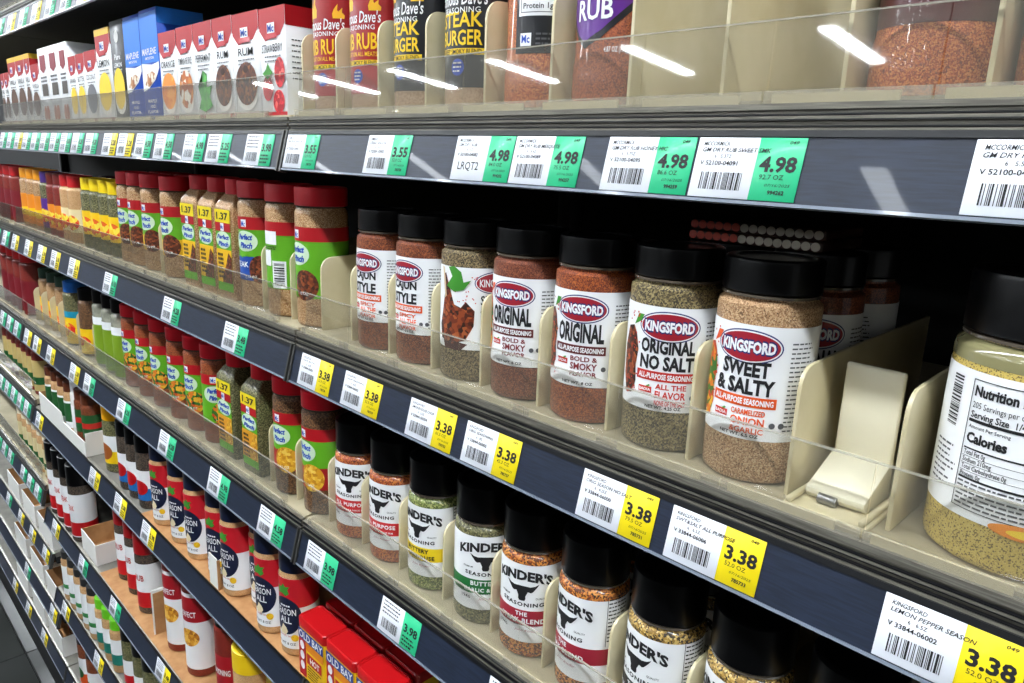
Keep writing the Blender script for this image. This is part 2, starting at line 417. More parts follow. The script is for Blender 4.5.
def cap(r, z0, z1, m, dome=.0012, seg=40, rib=.0003):
    key = (round(r, 4), round(z0, 4), round(z1, 4), rib)
    if key not in CAPS:
        CAPS[key] = lathe('cap', [(r*.97, z0), (r, z0+.0006), (r, z0+.002, 1), (r, z1-.0025, 1), (r*.985, z1-.0008), (r*.94, z1), (r*.80, z1), (r*.78, z1-dome), (.001, z1-dome)], seg, rib)
        return P('cap', CAPS[key], m)
    return P('cap', CAPS[key].copy() if CAPS[key].materials and CAPS[key].materials[0] != m else CAPS[key], m) if False else P('cap', _mm(CAPS[key], m), m)
_MC = {}
def _mm(me, m):
    k = (me.name, m.name)
    if k not in _MC:
        c = me.copy(); c.materials.clear(); _MC[k] = c
    return _MC[k]
_B = {}
def bottle(r, h, m, neck=.88, foot=.92, sh=.006):
    key = (r, h, m.name, neck)
    if key not in _B:
        _B[key] = lathe('body', [(r*foot*.9, 0), (r*foot, .0006), (r*.985, .0025), (r, .005), (r, h-sh), (r*.985, h-sh*.55), (r*neck, h-.0008), (r*neck, h+.001), (r*neck*.9, h+.001)], 40)
    return P('body', _B[key], m)
CLEARBAND = mat('#5c5348', .10, 1., name='clear_neck_plastic')
def neckring(r, z): 
    key = ('n', r, z)
    if key not in _B: _B[key] = lathe('neck_ring', [(r*.9, z-.0008), (r, z-.0004), (r, z+.0010), (r*.9, z+.0014)], 40)
    return P('neck_ring', _B[key], CLEARBAND)

RED = mat('#b3121d', .45, .15); CHAR = mat('#a01c2c', .45, .15); NAVYI = mat('#1c2a6b', .45, .15); ORNG = mat('#e4571b', .45, .15); REDT = mat('#c62a1e', .5)
def king_oval(r, z, lab_off=.0004, k=1.):
    return [P('logo', bend('logo', ell2(0, 0, .0175*k, .0088*k), r, .00055, 0, z), NAVYI),
            P('logo_ring', bend('logo_ring', ell2(0, 0, .0168*k, .0081*k), r, .00065, 0, z), WHITE),
            P('logo_field', bend('logo_field', ell2(0, 0, .0160*k, .0074*k), r, .00075, 0, z), CHAR),
            P('logo_shadow', bend('logo_shadow', text2('KINGSFORD', .0290*k, .0080*k, 0, 0, .085), r, .00085, 0, z), NAVYI),
            P('logo_text', bend('logo_text', text2('KINGSFORD', .0276*k, .0062*k, 0, 0, .045), r, .00095, 0, z), WHITE)]
KR = .0285
def king(title, spice, bandm, bandt, flav, flm, net, pict=None, badge=True, seed=1):
    r = KR; h = .105; z0 = .0265; z1 = .0915
    K = king_oval(r, .0795, k=1.08)
    n = len(title)
    hs = .0135 if n == 1 else .0092
    zz = [.0635] if n == 1 else [.0672, .0570]
    for t, z in zip(title, zz):
        K.append(P('title_text', bend('title_text', text2(t, .0335 if len(t) > 5 else .027, hs, 0, 0, .042), r, .0006, 0, z), INK))
    zb = .0520 if n == 1 else .0485
    K.append(P('band', bend('band', R2(-.0185, .0185, -.0030, .0030), r, .0006, 0, zb), bandm))
    K.append(P('band_text', bend('band_text', text2(bandt, .034, .0036, 0, 0, .035), r, .0008, 0, zb), WHITE))
    for i, t in enumerate(flav):
        K.append(P('flavour_text', bend('flavour_text', text2(t, None if len(t) < 5 else .0185, .0034 if i != 1 else .0048, .004, 0, .026), r, .0006, 0, zb-.0062-i*.0052), flm))
    if badge:
        K.append(P('badge', bend('badge', R2(-.0165, -.0075, -.0019, .0019), r, .0006, 0, zb-.009), REDT))
        K.append(P('badge_text', bend('badge_text', text2('BADIA', .0078, .0019, -.012, 0, .02), r, .0008, 0, zb-.009), WHITE))
        K.append(P('badge_leaf', bend('badge_leaf', poly2([(-.0115, .0019), (-.0095, .0034), (-.0085, .0030), (-.0095, .0019)]), r, .0007, 0, zb-.009), LEAF))
    K.append(P('weight_text', bend('weight_text', text2(net, .022, .0021, 0, 0, .03), r, .0006, 0, .0290), INK))
    K.append(P('fine_print', bend('fine_print', fine(.0235, .040, .083, 20, .0026, .0008, seed), r, .0006, 0, 0), GREYP))
    for dx in (.026, .031): K.append(P('round_mark', bend('round_mark', ell2(dx-.0085, 0, .0017, .0017, 8), r, .0006, 0, zb-.0125), GREYP))
    if pict:
        pts = [(-.0285, 0), (-.0225, .0015), (-.0195, .010), (-.0205, .020), (-.0190, .030), (-.0215, .040), (-.0245, .0445), (-.030, .043), (-.034, .03), (-.033, .012)]
        K.append(P('picture', bend('picture', poly2(pts), r, .0006, 0, .0330), pict))
        K.append(P('picture_leaf', bend('picture_leaf', poly2([(-.024, .0), (-.0185, .003), (-.0160, .0075), (-.0205, .0075)]), r, .0007, 0, .078), LEAF if pict is MEAT else ORNG))
        sd = random.Random(seed); L = [ell2(sd.uniform(-.028, -.018), sd.uniform(.030, .088), .0006, .0006, 5) for _ in range(26)]
        K.append(P('picture_crumb', bend('picture_crumb', joinvf(L), r, .0007), REDT))
    lab = P('label', bend('label', R2(-.083, .083, z0, z1), r, .0003), WHITE, K)
    return [bottle(r, h, spice), neckring(r*.95, h+.0012), cap(r*.955, h+.003, .1265, BLACKP), lab]
def king_meat(spice):
    r = KR; h = .105
    K = [P('picture', bend('picture', poly2([(-.019, -.019), (-.006, -.022), (.006, -.018), (.0125, -.006), (.013, .006), (.006, .013), (.002, .008), (-.004, .010), (-.010, .026), (-.0135, .034), (-.016, .033), (-.014, .022), (-.017, .006), (-.021, -.008)]), r, .0006, 0, .052), MEAT),
         P('picture_bone', bend('picture_bone', poly2([(-.014, .014), (-.012, .016), (-.0155, .038), (-.018, .039)]), r, .0008, 0, .052), mat('#d8c09a', .5)),
         P('picture_leaf', bend('picture_leaf', poly2([(-.012, .024), (-.004, .020), (.004, .022), (.010, .030), (.004, .028), (.002, .036), (-.004, .040), (-.010, .039), (-.006, .032)]), r, .0008, 0, .052), LEAF),
         P('picture_shade', bend('picture_shade', poly2([(-.014, -.026), (.002, -.0265), (.008, -.021), (-.004, -.019), (-.016, -.020)]), r, .0005, 0, .052), mat('#4a1410', .5))]
    a = .030
    def sh(s): return [(x+a, y) for x, y in s[0]], s[1]
    K += [P('logo', bend('logo', sh(ell2(0, 0, .0175, .0088)), r, .00055, 0, .080), NAVYI), P('logo_ring', bend('logo_ring', sh(ell2(0, 0, .0168, .0081)), r, .00065, 0, .080), WHITE),
          P('logo_field', bend('logo_field', sh(ell2(0, 0, .0160, .0074)), r, .00075, 0, .080), CHAR),
          P('logo_text', bend('logo_text', sh(text2('KINGSFORD', .0272, .0060, 0, 0, .022)), r, .0009, 0, .080), WHITE),
          P('title_text', bend('title_text', sh(text2('SMOKY', .025, .0075, 0, 0, .018)), r, .0006, 0, .0665), INK), P('title_text', bend('title_text', sh(text2('CHOP', .025, .0075, 0, 0, .018)), r, .0006, 0, .0575), INK)]
    sd = random.Random(4); K.append(P('picture_crumb', bend('picture_crumb', joinvf([ell2(sd.uniform(-.004, .016), sd.uniform(.062, .088), .0005, .0005, 5) for _ in range(22)]), r, .0007), REDT))
    return [bottle(r, h, spice), neckring(r*.95, h+.0012), cap(r*.955, h+.003, .1265, BLACKP), P('label', bend('label', R2(-.083, .083, .0265, .0915), r, .0003), WHITE, K)]
def lemon_jar():
    r = .038; h = .103; K = []
    x0 = -.0215; xe = .020
    def T(s, w, hh, z, b=.012, al='l', x=None, m=INK): K.append(P('print_text', bend('print_text', text2(s, w, hh, x0+.0015 if x is None else x, 0, b, align=al), r, .0006, 0, z), m))
    K.append(P('panel_frame', bend('panel_frame', joinvf([R2(x0, xe, .0265, .0269), R2(x0, xe, .0862, .0866), R2(x0, x0+.0004, .0265, .0866), R2(xe-.0004, xe, .0265, .0866)]), r, .0006), INK))
    T('Nutrition Facts', .0300, .0050, .0815, .04); T('205 Servings per container', .0315, .0028, .0752, 0.); T('Serving Size  1/4 Tsp', .0290, .0030, .0708, .018)
    K.append(P('rule', bend('rule', joinvf([R2(x0+.001, xe-.001, .0672, .0686), R2(x0+.001, xe-.001, .0545, .0552), R2(x0+.001, xe-.001, .0405, .0415), R2(x0+.001, xe-.001, .0510, .0512), R2(x0+.001, xe-.001, .0476, .0478), R2(x0+.001, xe-.001, .0442, .0444)]), r, .0006), INK))
    T('Amount Per Serving', .018, .0016, .0652, .01); T('Calories', .0175, .0050, .0600, .045)
    T('Total Fat 0g', .0100, .0022, .0530); T('Sodium 210mg', .0130, .0022, .0496); T('Total Carbohydrate 0g', .0195, .0022, .0462); T('Protein 0g', .0095, .0022, .0428)
    T('% DV', .008, .0018, .0565, .01, 'r', xe-.002)
    K.append(P('fine_print', bend('fine_print', fine(x0+.0012, xe-.002, .0395, 6, .0021, .0009, 3), r, .0006), GREYP))
    K.append(P('fine_print', bend('fine_print', fine(-.040, -.0235, .053, 8, .0027, .0009, 5), r, .0006), GREYP))
    K.append(P('barcode', bend('barcode', bars(.062, .024, -.0345, -.0275, 22, 3, True), r, .0006), INK))
    K.append(P('picture', bend('picture', ell2(.012, .0235, .016, .0035), r, .0006), mat('#e88a1a', .5)))
    K.append(P('picture_yolk', bend('picture_yolk', ell2(.014, .0232, .011, .0020), r, .0008), mat('#f4cf2a', .5)))
    lab = P('label', bend('label', R2(-.110, .110, .0225, .0900), r, .0003), WHITE, K)
    return [bottle(r, h, SPICE['lemon']), P('clear_shoulder', lathe('clear_shoulder', [(r*.98, .0925), (r*1.004, .0930), (r*1.004, .0968), (r*.990, .1000), (r*.90, .1030), (r*.86, .1030)], 48), mat('#8c8660', .12, .8, name='clear_shoulder_plastic')), neckring(r*.95, h+.0012), cap(r*.955, h+.003, .134, BLACKP, seg=48), lab]
BULL = [(0, -.0080), (.0022, -.0078), (.0030, -.0060), (.0028, -.0035), (.0040, -.0005), (.0046, .0010), (.0070, .0004), (.0085, .0014), (.0070, .0026), (.0050, .0030), (.0090, .0040), (.0118, .0062), (.0132, .0090), (.0100, .0068), (.0065, .0058), (.0030, .0062)]
BULL = BULL + [(-x, y) for x, y in BULL[::-1][:-1]]
KD = .026
def kinder(spice, bandm, lines, num=True, cap_m=None):
    r = KD; h = .0900
    K = [P('logo_text', bend('logo_text', text2("KINDER'S", .0480, .0088, 0, 0, .045, arch=8.), r, .0006, 0, .0730), INK),
         P('bull_head', bend('bull_head', poly2([(x*1.0, y*.90) for x, y in BULL]), r, .0006, 0, .0585), INK),
         P('side_text', bend('side_text', joinvf([text2('PREMIUM', .0085, .0015, -.0150, -.001, .01, arch=-9), text2('QUALITY', .0085, .0015, .0150, -.001, .01, arch=-9)]), r, .0006, 0, .0550), INK),
         P('seasoning_text', bend('seasoning_text', text2('SEASONING', .0350, .0034, 0, 0, .035, arch=-3., spacing=1.2), r, .0006, 0, .0480), INK),
         P('band', bend('band', R2(-.0600, .0600, .0298, .0430), r, .0005), bandm)]
    for t, z, hh in lines: K.append(P('band_text', bend('band_text', text2(t, None, hh, 0, 0, .035, spacing=1.15), r, .0008, 0, z+.0060), WHITE if bandm is not K_YEL else INK))
    K.append(P('number_text', bend('number_text', text2('1946', .0085, .0032, -.0165, 0, .004), r, .0006, 0, .0262), INK))
    K.append(P('small_text', bend('small_text', text2('MASTER BLENDED', .020, .0014, .004, 0, .004), r, .0006, 0, .0300), INK))
    K.append(P('signature', bend('signature', text2('John Kinder', .019, .0026, .004, 0, -.004, shear=.4), r, .0006, 0, .0252), CHAR))
    K.append(P('fine_print', bend('fine_print', fine(.035, .052, .083, 12, .0030, .0010, 8), r, .0006), INK))
    K.append(P('panel_frame', bend('panel_frame', joinvf([R2(.034, .053, .0845, .0848), R2(.034, .0344, .045, .0848)]), r, .0006), INK))
    lab = P('label', bend('label', R2(-.076, .076, .0150, .0820), r, .0003), WHITE, K)
    return [bottle(r, h, spice), neckring(r*.95, h+.0012), cap(r*.97, h+.003, .1235, BLACKP), lab]
K_YEL = mat('#f0cf22', .45, .15)
REDCAP = mat('#d40e24', .38, .1, name='red_cap_plastic'); PPRED = mat('#b00c18', .5, .03); PPGRN = mat('#62ac1c', .5, .03); PPPALE = mat('#cfe6c4', .5, .03); PPBLUE = mat('#1a48b0', .5)
def pp(r, h, spice, lower, dish, word=None, back=False, capz=.019):
    """red-capped grinder bottle with red, green and picture bands"""
    hb = h-capz-.002; L0 = .030; L1 = hb-.018
    zr = L1-.014; zg = zr-.030 if not back else L0+.012
    K = [P('red_band', bend('red_band', R2(-r*2.9, r*2.9, zr, L1), r, .0004), PPRED)]
    if back:
        K += [P('panel', bend('panel', R2(-.016, .006, zr-.010, zr+.004), r, .0006), WHITE), P('panel', bend('panel', R2(-.018, -.002, zr-.033, zr-.016), r, .0006), WHITE),
              P('fine_print', bend('fine_print', fine(-.017, .006, zr-.012, 3, .002, .0009), r, .0006), INK),
              P('barcode', bend('barcode', bars(L0+.004, .024, .002, .014, 14, 2, True), r, .0008), INK), P('panel', bend('panel', R2(.000, .016, L0+.001, L0+.030), r, .0006), WHITE)]
    else:
        K += [P('logo', bend('logo', R2(-.006, .002, zr+.002, zr+.011), r, .0006), WHITE), P('logo_text', bend('logo_text', text2('Mc', .006, .006, -.002, 0, .02), r, .0008, 0, zr+.0062), PPBLUE),
              P('logo_ribbon', bend('logo_ribbon', R2(-.007, .003, zr+.0005, zr+.0028), r, .0009), REDT),
              P('oval', bend('oval', ell2(-.001, 0, .016, .0115), r, .0005, 0, zr-.013), PPPALE),
              P('name_text', bend('name_text', joinvf([text2('Perfect', .021, .0068, -.001, .0042, .045, shear=.3), text2('Pinch', .018, .0068, 0, -.0052, .045, shear=.3)]), r, .0007, 0, zr-.0125), PPBLUE),
              P('lower_band', bend('lower_band', R2(-r*2.9, r*2.9, L0, zg), r, .0005), lower),
              P('picture', bend('picture', ell2(.009 if not word else .016, 0, .015 if not word else .012, .0155), r, .0006, 0, L0+.0130), dish),
              P('leaf', bend('leaf', poly2([(-.018, 0), (-.006, -.002), (.008, .003), (.016, .002), (.004, .006), (-.010, .005)]), r, .00055, 0, zg), PPGRN)]
        if word: K.append(P('word_text', bend('word_text', text2(word, None, .0062, -.009, 0, .015), r, .0008, 0, zg-.009), WHITE))
    K.append(P('foot_text', bend('foot_text', text2('1.12 OZ', .014, .0030, .006, 0, .012), r, .0008, 0, L0+.0045), WHITE))
    lab = P('label', bend('label', R2(-r*2.9, r*2.9, L0, L1), r, .0002), PPGRN, K)
    return [bottle(r, hb, spice, .93), neckring(r*.97, hb+.0012), cap(r*1.0, hb+.0025, h, REDCAP), lab]
def rrect(w, d, c, n=4):
    pts = []
    for sx, sy, a0 in ((1, 1, 0), (-1, 1, 90), (-1, -1, 180), (1, -1, 270)):
        for i in range(n+1):
            a = math.radians(a0+90*i/n); pts.append((sx*(w/2-c)+c*math.cos(a), sy*(d/2-c)+c*math.sin(a)))
    return pts
def loft(name, rings, c=.004, n=4):
    V, F = [], []
    for w, d, z in rings: V += [(x, y, z) for x, y in rrect(w, d, min(c, w/2.2, d/2.2), n)]
    k = 4*(n+1)
    for i in range(len(rings)-1):
        for j in range(k): F.append((i*k+j, i*k+(j+1) % k, (i+1)*k+(j+1) % k, (i+1)*k+j))
    F.append(tuple(range(k))[::-1]); F.append(tuple(range((len(rings)-1)*k, len(rings)*k)))
    return mesh(name, V, F, 40)
def pack(w, d, h, spice, low, dish):
    """flat-sided clear bottle with sloped shoulders, yellow label flag and red cap"""
    hs = h-.036; y = -d/2-.0003; kx = w/2-.003
    K = [P('yellow_flag', flat('yellow_flag', rect2(-kx, kx, hs-.014, hs+.001), y-.0003), mat('#f2d61c', .45, .2)), P('flag_text', flat('flag_text', text2('1.37', kx*1.5, .0085, 0, hs-.0065, .03), y-.0006), INK),
         P('red_band', flat('red_band', rect2(-kx, kx, hs-.024, hs-.014), y-.0003), PPRED), P('logo', flat('logo', rect2(-.005, .003, hs-.0235, hs-.0145), y-.0006), WHITE), P('logo_text', flat('logo_text', text2('Mc', .006, .005, -.001, hs-.019, .02), y-.0009), PPBLUE),
         P('oval', flat('oval', ell2(0, hs-.034, kx*.95, .010), y-.0004), PPPALE), P('name_text', flat('name_text', joinvf([text2('Perfect', kx*1.6, .0056, 0, hs-.0305, .045, shear=.3), text2('Pinch', kx*1.4, .0056, 0, hs-.0385, .045, shear=.3)]), y-.0006), PPBLUE),
         P('lower_band', flat('lower_band', rect2(-kx, kx, .020, hs-.045), y-.0003), low), P('word_text', flat('word_text', fine(-kx*.8, kx*.1, hs-.050, 6, .0052, .0030, 2), y-.0006), INK),
         P('picture', flat('picture', poly2([(kx, .020), (kx, .050), (kx*.6, .056), (kx*.2, .040), (-kx*.3, .026), (-kx*.3, .020)]), y-.0005), dish), P('foot_band', flat('foot_band', rect2(-kx, kx, .010, .020), y-.0003), PPGRN)]
    return [P('body', loft('body', [(w*.94, d*.94, 0), (w, d, .003), (w, d, hs), (w*.97, d*.97, hs+.006), (w*.80, d*.72, hs+.015), (.030, .030, hs+.0185)]), spice),
            P('cap', cap(.019, hs+.0185, h, REDCAP).me, REDCAP), P('label', flat('label', rect2(-kx, kx, .010, hs+.001), y), PPGRN, K)]
def gen(r, h, spice, capm, lab, band=None, pict=None, capz=.02, lz=(.25, .72), bandz=(.25, .42), neck=.9, tall=False, word=None, wm=None):
    hb = h-capz-.0015; z0 = hb*lz[0]; z1 = hb*lz[1]; K = []
    if band: K.append(P('label_band', bend('label_band', R2(-r*2.7, r*2.7, hb*bandz[0], hb*bandz[1]), r, .0005), band))
    if pict: K.append(P('picture', bend('picture', ell2(0, 0, r*.7, min(r*.6, (z1-z0)*.4)), r, .0006, 0, z0+(z1-z0)*.42), pict))
    if word:
        for i, (t, zz, hh, ww) in enumerate(word): K.append(P('label_text', bend('label_text', text2(t, ww, hh, 0, 0, .015), r, .0008, 0, hb*zz), wm or INK))
    lb = P('label', bend('label', R2(-r*2.8, r*2.8, z0, z1), r, .0003), lab, K)
    return [bottle(r, hb, spice, neck), cap(r*neck*1.03, hb+.001, h, capm), lb]

# ------------------------------------------------------------------ price tags
TAGM = {}
def tag_parts(kind, price, desc=None, unit=None, code=None, special=None):
    key = (kind, price, desc, code, special)
    if key in TAGM: return TAGM[key]
    if 'paper' not in TAGM:
        TAGM['paper'] = bev_box('paper', 0, .0345, -.0004, 0, .0004, .0314, .0001, 1)
        TAGM['panel'] = {}
        TAGM['bar'] = flat('barcode', bars(.0055, .0240, .0045, .0135, 24, 5), -.0006)
    cm = {'y': YEL, 'g': GRN}[kind]
    if kind not in TAGM['panel']: TAGM['panel'][kind] = bev_box('price_panel', .0345, .0585, -.0004, 0, .0004, .0314, .0001, 1)
    ps = [P('paper', TAGM['paper'], PAPER), P('price_panel', TAGM['panel'][kind], cm, [P('price_text', flat('price_text', text2(price, .0190, .0080, .0465, .0182, .035), -.0006), INK)])]
    if special: ps[0].kids.append(P('code_text', flat('code_text', text2(special, .0215, .0055, .017, .0105, .006), -.0006), INK))
    else: ps[0].kids.append(P('barcode', TAGM['bar'], INK))
    if desc:
        a, b, c_, v = desc
        L = [text2(a, min(.016, .0017*len(a)), .0022, .0035, .0282, .008, shear=.25, align='l'), text2(b, min(.048, .0019*len(b)), .0022, .0035, .0250, .008, shear=.25, align='l')]
        ps[0].kids.append(P('description_text', flat('description_text', joinvf(L), -.0007), INK))
        ps[0].kids.append(P('number_text', flat('number_text', joinvf([text2(c_, None, .0019, .016, .0217, .006), text2(v, .0215, .0024, .0035, .0182, .015, align='l')]), -.0007), INK))
        ps[1].kids.append(P('unit_text', flat('unit_text', joinvf([text2('049', .0045, .0017, .0525, .0290, .004, shear=.2), text2(unit or '52.0 OZ', .0125, .0024, .0445, .0120, .002), text2('07/16/2025', .0130, .0014, .0485, .0080, -.002, shear=.2), text2(code or '785730', .0085, .0021, .0485, .0045, .03)]), -.0007), INK))
    else:
        ps[0].kids.append(P('description_text', flat('description_text', fine(.0035, .030, .0295, 4, .0034, .0014, 7), -.0006), GREYP))
        ps[1].kids.append(P('unit_text', flat('unit_text', fine(.037, .055, .0115, 3, .0034, .0016, 9), -.0006), INK))
    TAGM[key] = ps
    return ps
def tags(bay, lv, items):
    z = railz(bay, lv); n = len(items)
    for i, it in enumerate(sorted(items, key=lambda q: q[0])):
        x, kind, price = it[:3]; ex = it[3] if len(it) > 3 else {}
        col = 'yellow' if kind == 'y' else 'green'
        lab = 'white and %s price tag, %s from left on %s rail of the %s' % (col, ORD[i+1], LEVEL[lv], BAY[bay][2])
        s, c = math.sin(TILT), math.cos(TILT)
        thing('price_tag', lab, 'price tag', (x, .0015*s-.0003, z+.0012*c), (-TILT, 0, 0), 'price tags on the shelf rails', tag_parts(kind, price, **ex))
K_ = lambda b, c_, v, u, code: dict(desc=('KINGSFORD', b, c_, v), unit=u, code=code)
M_ = lambda b, c_, v, u, code: dict(desc=('MCCORMICK', b, c_, v), unit=u, code=code)
tags('R', 1, [(.006, 'g', '3.55', dict(desc=('FAMOUS', 'RIB RUB SEASON', '6   5.5Z', 'V 72000-10901'))), (.141, 'g', '3.55', dict(desc=('FAMOUS', 'STEAK SEASON', '6   8.2Z', 'V 72000-10902'))),
     (.2525, 'g', '4.98', dict(special='LRQT2', desc=('MCCORMICK', 'GM DRY RUB', '6   6Z', 'V 52100-04082'), unit='84.0 OZ', code='994202')), (.312, 'g', '4.98', M_('GM DRY RUB MESQUITE', '6   6.6Z', 'V 52100-04089', '75.5 OZ', '994257')),
     (.389, 'g', '4.98', M_('GM DRY RUB HONEY HIC', '6   5.75Z', 'V 52100-04095', '86.6 OZ', '994259')), (.449, 'g', '4.98', M_('GM DRY RUB SWEET SMK', '6   5.37Z', 'V 52100-04091', '92.7 OZ', '994262')),
     (.578, 'g', '4.98', M_('GM DRY RUB TEXAS', '6   5.5Z', 'V 52100-04093', '90.5 OZ', '994264'))])
tags('R', 2, [(.020, 'y', '3.38', K_('CAJUN SEASON', '6   6.5Z', 'V 33844-06001', '52.0 OZ', '785728')), (.0995, 'y', '3.38', K_('CAJUN SEASONING', '6   6.5Z', 'V 33844-06003', '52.0 OZ', '785729')),
     (.199, 'y', '3.38', K_('SMOKEHOUSE CHOP', '6   5.5Z', 'V 33844-06004', '61.5 OZ', '785732')), (.270, 'y', '3.38', K_('ORIG SEASONING', '6   8Z', 'V 33844-06005', '42.3 OZ', '785727')),
     (.386, 'y', '3.38', K_('ORIG SEASON NO SALT', '6   4.25Z', 'V 33844-06000', '79.5 OZ', '785731')), (.4545, 'y', '3.38', K_('SWT&SALT ALL PURPOSE', '6   6.5Z', 'V 33844-06006', '52.0 OZ', '785733')),
     (.574, 'y', '3.38', K_('LEMON PEPPER SEASON', '6   6.5Z', 'V 33844-06002', '52.0 OZ', '785730'))])
tags('R', 3, [(.020, 'g', '3.98'), (.1565, 'g', '3.98'), (.304, 'g', '3.98')])
tags('L', 1, [(-1.205+.0, 'g', '4.28'), (-1.140, 'g', '4.28'), (-1.076, 'y', '3.98'), (-1.012, 'g', '4.28'), (-.948, 'g', '3.98'), (-.884, 'g', '4.28'), (-.820, 'g', '4.28'), (-.756, 'g', '4.58'), (-.690, 'g', '4.28'), (-.620, 'g', '4.28'),
     (-.535, 'y', '3.28'), (-.470, 'y', '3.28'), (-.400, 'g', '4.58'), (-.330, 'g', '4.58'), (-.238, 'g', '4.98'), (-.172, 'g', '5.25'), (-.078, 'g', '3.98')])
tags('L', 2, [(-1.212, 'y', '2.18'), (-1.099, 'y', '2.18'), (-.998, 'y', '2.18'), (-.902, 'y', '2.18'), (-.786, 'y', '2.18'), (-.593, 'g', '4.18'), (-.346, 'g', '4.28'), (-.157, 'g', '3.48')])
tags('L', 3, [(-1.204, 'y', '2.18'), (-1.124, 'y', '2.18'), (-1.019, 'y', '2.18'), (-.855, 'y', '2.58'), (-.766, 'g', '4.28'), (-.586, 'g', '4.28'), (-.402, 'g', '4.28'), (-.229, 'g', '4.98'), (-.0885, 'g', '4.58')])
tags('L', 4, [(-1.192, 'y', '2.98'), (-.797, 'y', '3.38'), (-.653, 'y', '3.38'), (-.519, 'y', '2.98')])
tags('L', 5, [(-1.159, 'y', '3.98'), (-.953, 'g', '3.98'), (-.750, 'g', '4.98'), (-.508, 'y', '3.48')])
tags('L', 6, [(-1.16, 'y', '2.98'), (-.916, 'y', '2.98')])
tags('L', 8, [(-1.16, 'y', '2.98'), (-1.02, 'y', '2.98')])
tags('L', 0, [(-1.20+.088*i, 'y' if i in (2, 4, 7, 9) else 'g', '3.98') for i in range(10)])
tags('F', 2, [(-1.300, 'g', '3.98'), (-1.385, 'g', '3.98')]); tags('F', 3, [(-1.30-.072*i, 'g', '3.98') for i in range(4)])
tags('F', 4, [(-1.30-.066*i, 'g', '3.98') for i in range(6)]); tags('F', 5, [(-1.30-.07*i, 'g', '3.98') for i in (0, 1, 2, 4, 5, 6)])
tags('F', 6, [(-1.300, 'y', '2.98'), (-1.43, 'y', '2.98'), (-1.55, 'y', '2.98'), (-1.69, 'g', '2.98')]); tags('F', 7, [(-1.30, 'y', '2.98'), (-1.56, 'g', '2.98')])
tags('F', 8, [(-1.45, 'y', '2.98'), (-1.62, 'y', '2.98'), (-1.78, 'y', '2.98')])

# ------------------------------------------------------------------ bottles, right bay
def stand(parts, x, bay, lv, r, label, name='spice_bottle', cat='bottle', group=None, rot=0., yf=.022, dz=0.):
    return thing(name, label, cat, (x, yf+r, floorz(bay, lv)+dz+.0002), (0, 0, rot), group, parts)
G2 = 'black-capped white-label bottles on the second shelf'
cajun = king(('CAJUN', 'STYLE'), SPICE['cajun'], ORNG, 'ALL-PURPOSE SEASONING', ('SPICY', 'ALL THE', 'FLAVOR'), ORNG, 'NET WT. 6.5 OZ', None, True, 2)
orig = king(('ORIGINAL',), SPICE['orig'], mat('#5f1a1c', .5), 'ALL-PURPOSE SEASONING', ('BOLD &', 'SMOKY', 'FLAVOR'), mat('#7a2026', .5), 'NET WT. 8 OZ', VEG, True, 3)
orig2 = king(('ORIGINAL',), SPICE['orig2'], mat('#5f1a1c', .5), 'ALL-PURPOSE SEASONING', ('BOLD &', 'SMOKY', 'FLAVOR'), mat('#7a2026', .5), 'NET WT. 8 OZ', MEAT, True, 4)
nosalt = king(('ORIGINAL', 'NO SALT'), SPICE['nosalt'], REDT, 'ALL-PURPOSE SEASONING', ('ALL THE', 'FLAVOR', 'NONE OF THE SALT'), REDT, 'NET WT. 4.25 OZ', MEAT, True, 5)
sweet = king(('SWEET', '& SALTY'), SPICE['sweet'], ORNG, 'ALL-PURPOSE SEASONING', ('CARAMELIZED', 'ONION', '&GARLIC'), ORNG, 'NET WT. 6.5 OZ', VEG, True, 6)
smoky = king_meat(SPICE['smoky'])
stand(cajun, .1058, 'R', 2, KR, 'left of two bottles reading CAJUN STYLE with orange band', group=G2, rot=.08)
stand(cajun, .1663, 'R', 2, KR, 'right of two bottles reading CAJUN STYLE with orange band', group=G2, rot=.06)
stand(smoky, .2277, 'R', 2, KR, 'black-capped bottle whose label shows a grilled chop and green leaf', group=G2, rot=.35)
stand(orig, .2890, 'R', 2, KR, 'bottle reading ORIGINAL beside the grilled chop bottle, pinkish brown spice', group=G2, rot=.22)
stand(orig2, .3517, 'R', 2, KR, 'bottle reading ORIGINAL with orange-red spice, beside the no salt bottle', group=G2, rot=.33)
stand(nosalt, .4157, 'R', 2, KR, 'bottle reading ORIGINAL NO SALT with greenish brown herb seasoning', group=G2, rot=.48)
stand(sweet, .4775, 'R', 2, KR, 'bottle reading SWEET & SALTY with pale tan seasoning, beside empty pusher', group=G2, rot=.14)
stand(orig, .4775, 'R', 2, KR, 'shadowed black-capped bottle directly behind the SWEET & SALTY bottle', group=G2, rot=.45, yf=.082)
stand(cajun, .4775, 'R', 2, KR, 'darkest black-capped bottle, third deep behind the SWEET & SALTY bottle', group=G2, rot=-.5, yf=.142)
stand(lemon_jar(), .610, 'R', 2, .038, 'wide yellow seasoning jar with large Nutrition Facts panel at right edge', name='seasoning_jar', cat='jar', yf=.020)
# stack of two red and white packets on the caps behind
for i in range(2):
    bl = []; 
    for j in range(15): bl.append(ell2(.0035+.0059*j, .0033, .0029, .0027, 8))
    redb = joinvf(bl[:6]); whb = joinvf(bl[6:])
    thing('candy_packet', '%s red and white packet of the flat pair lying on bottle caps' % ('lower', 'upper')[i], 'packet', (.398, .086+.001*i, floorz('R', 2)+.1270+i*.0068), (0, 0, .02*i), 'flat packets on the caps',
          [P('wrapper', bev_box('wrapper', 0, .090, 0, .06, 0, .0066, .0014, 2), mat('#3a2018', .3, .4)), P('red_front', flat('red_front', redb, -.0004), mat('#c8442c', .35, .4)), P('white_front', flat('white_front', whb, -.0004), mat('#c9bfae', .35, .4))])
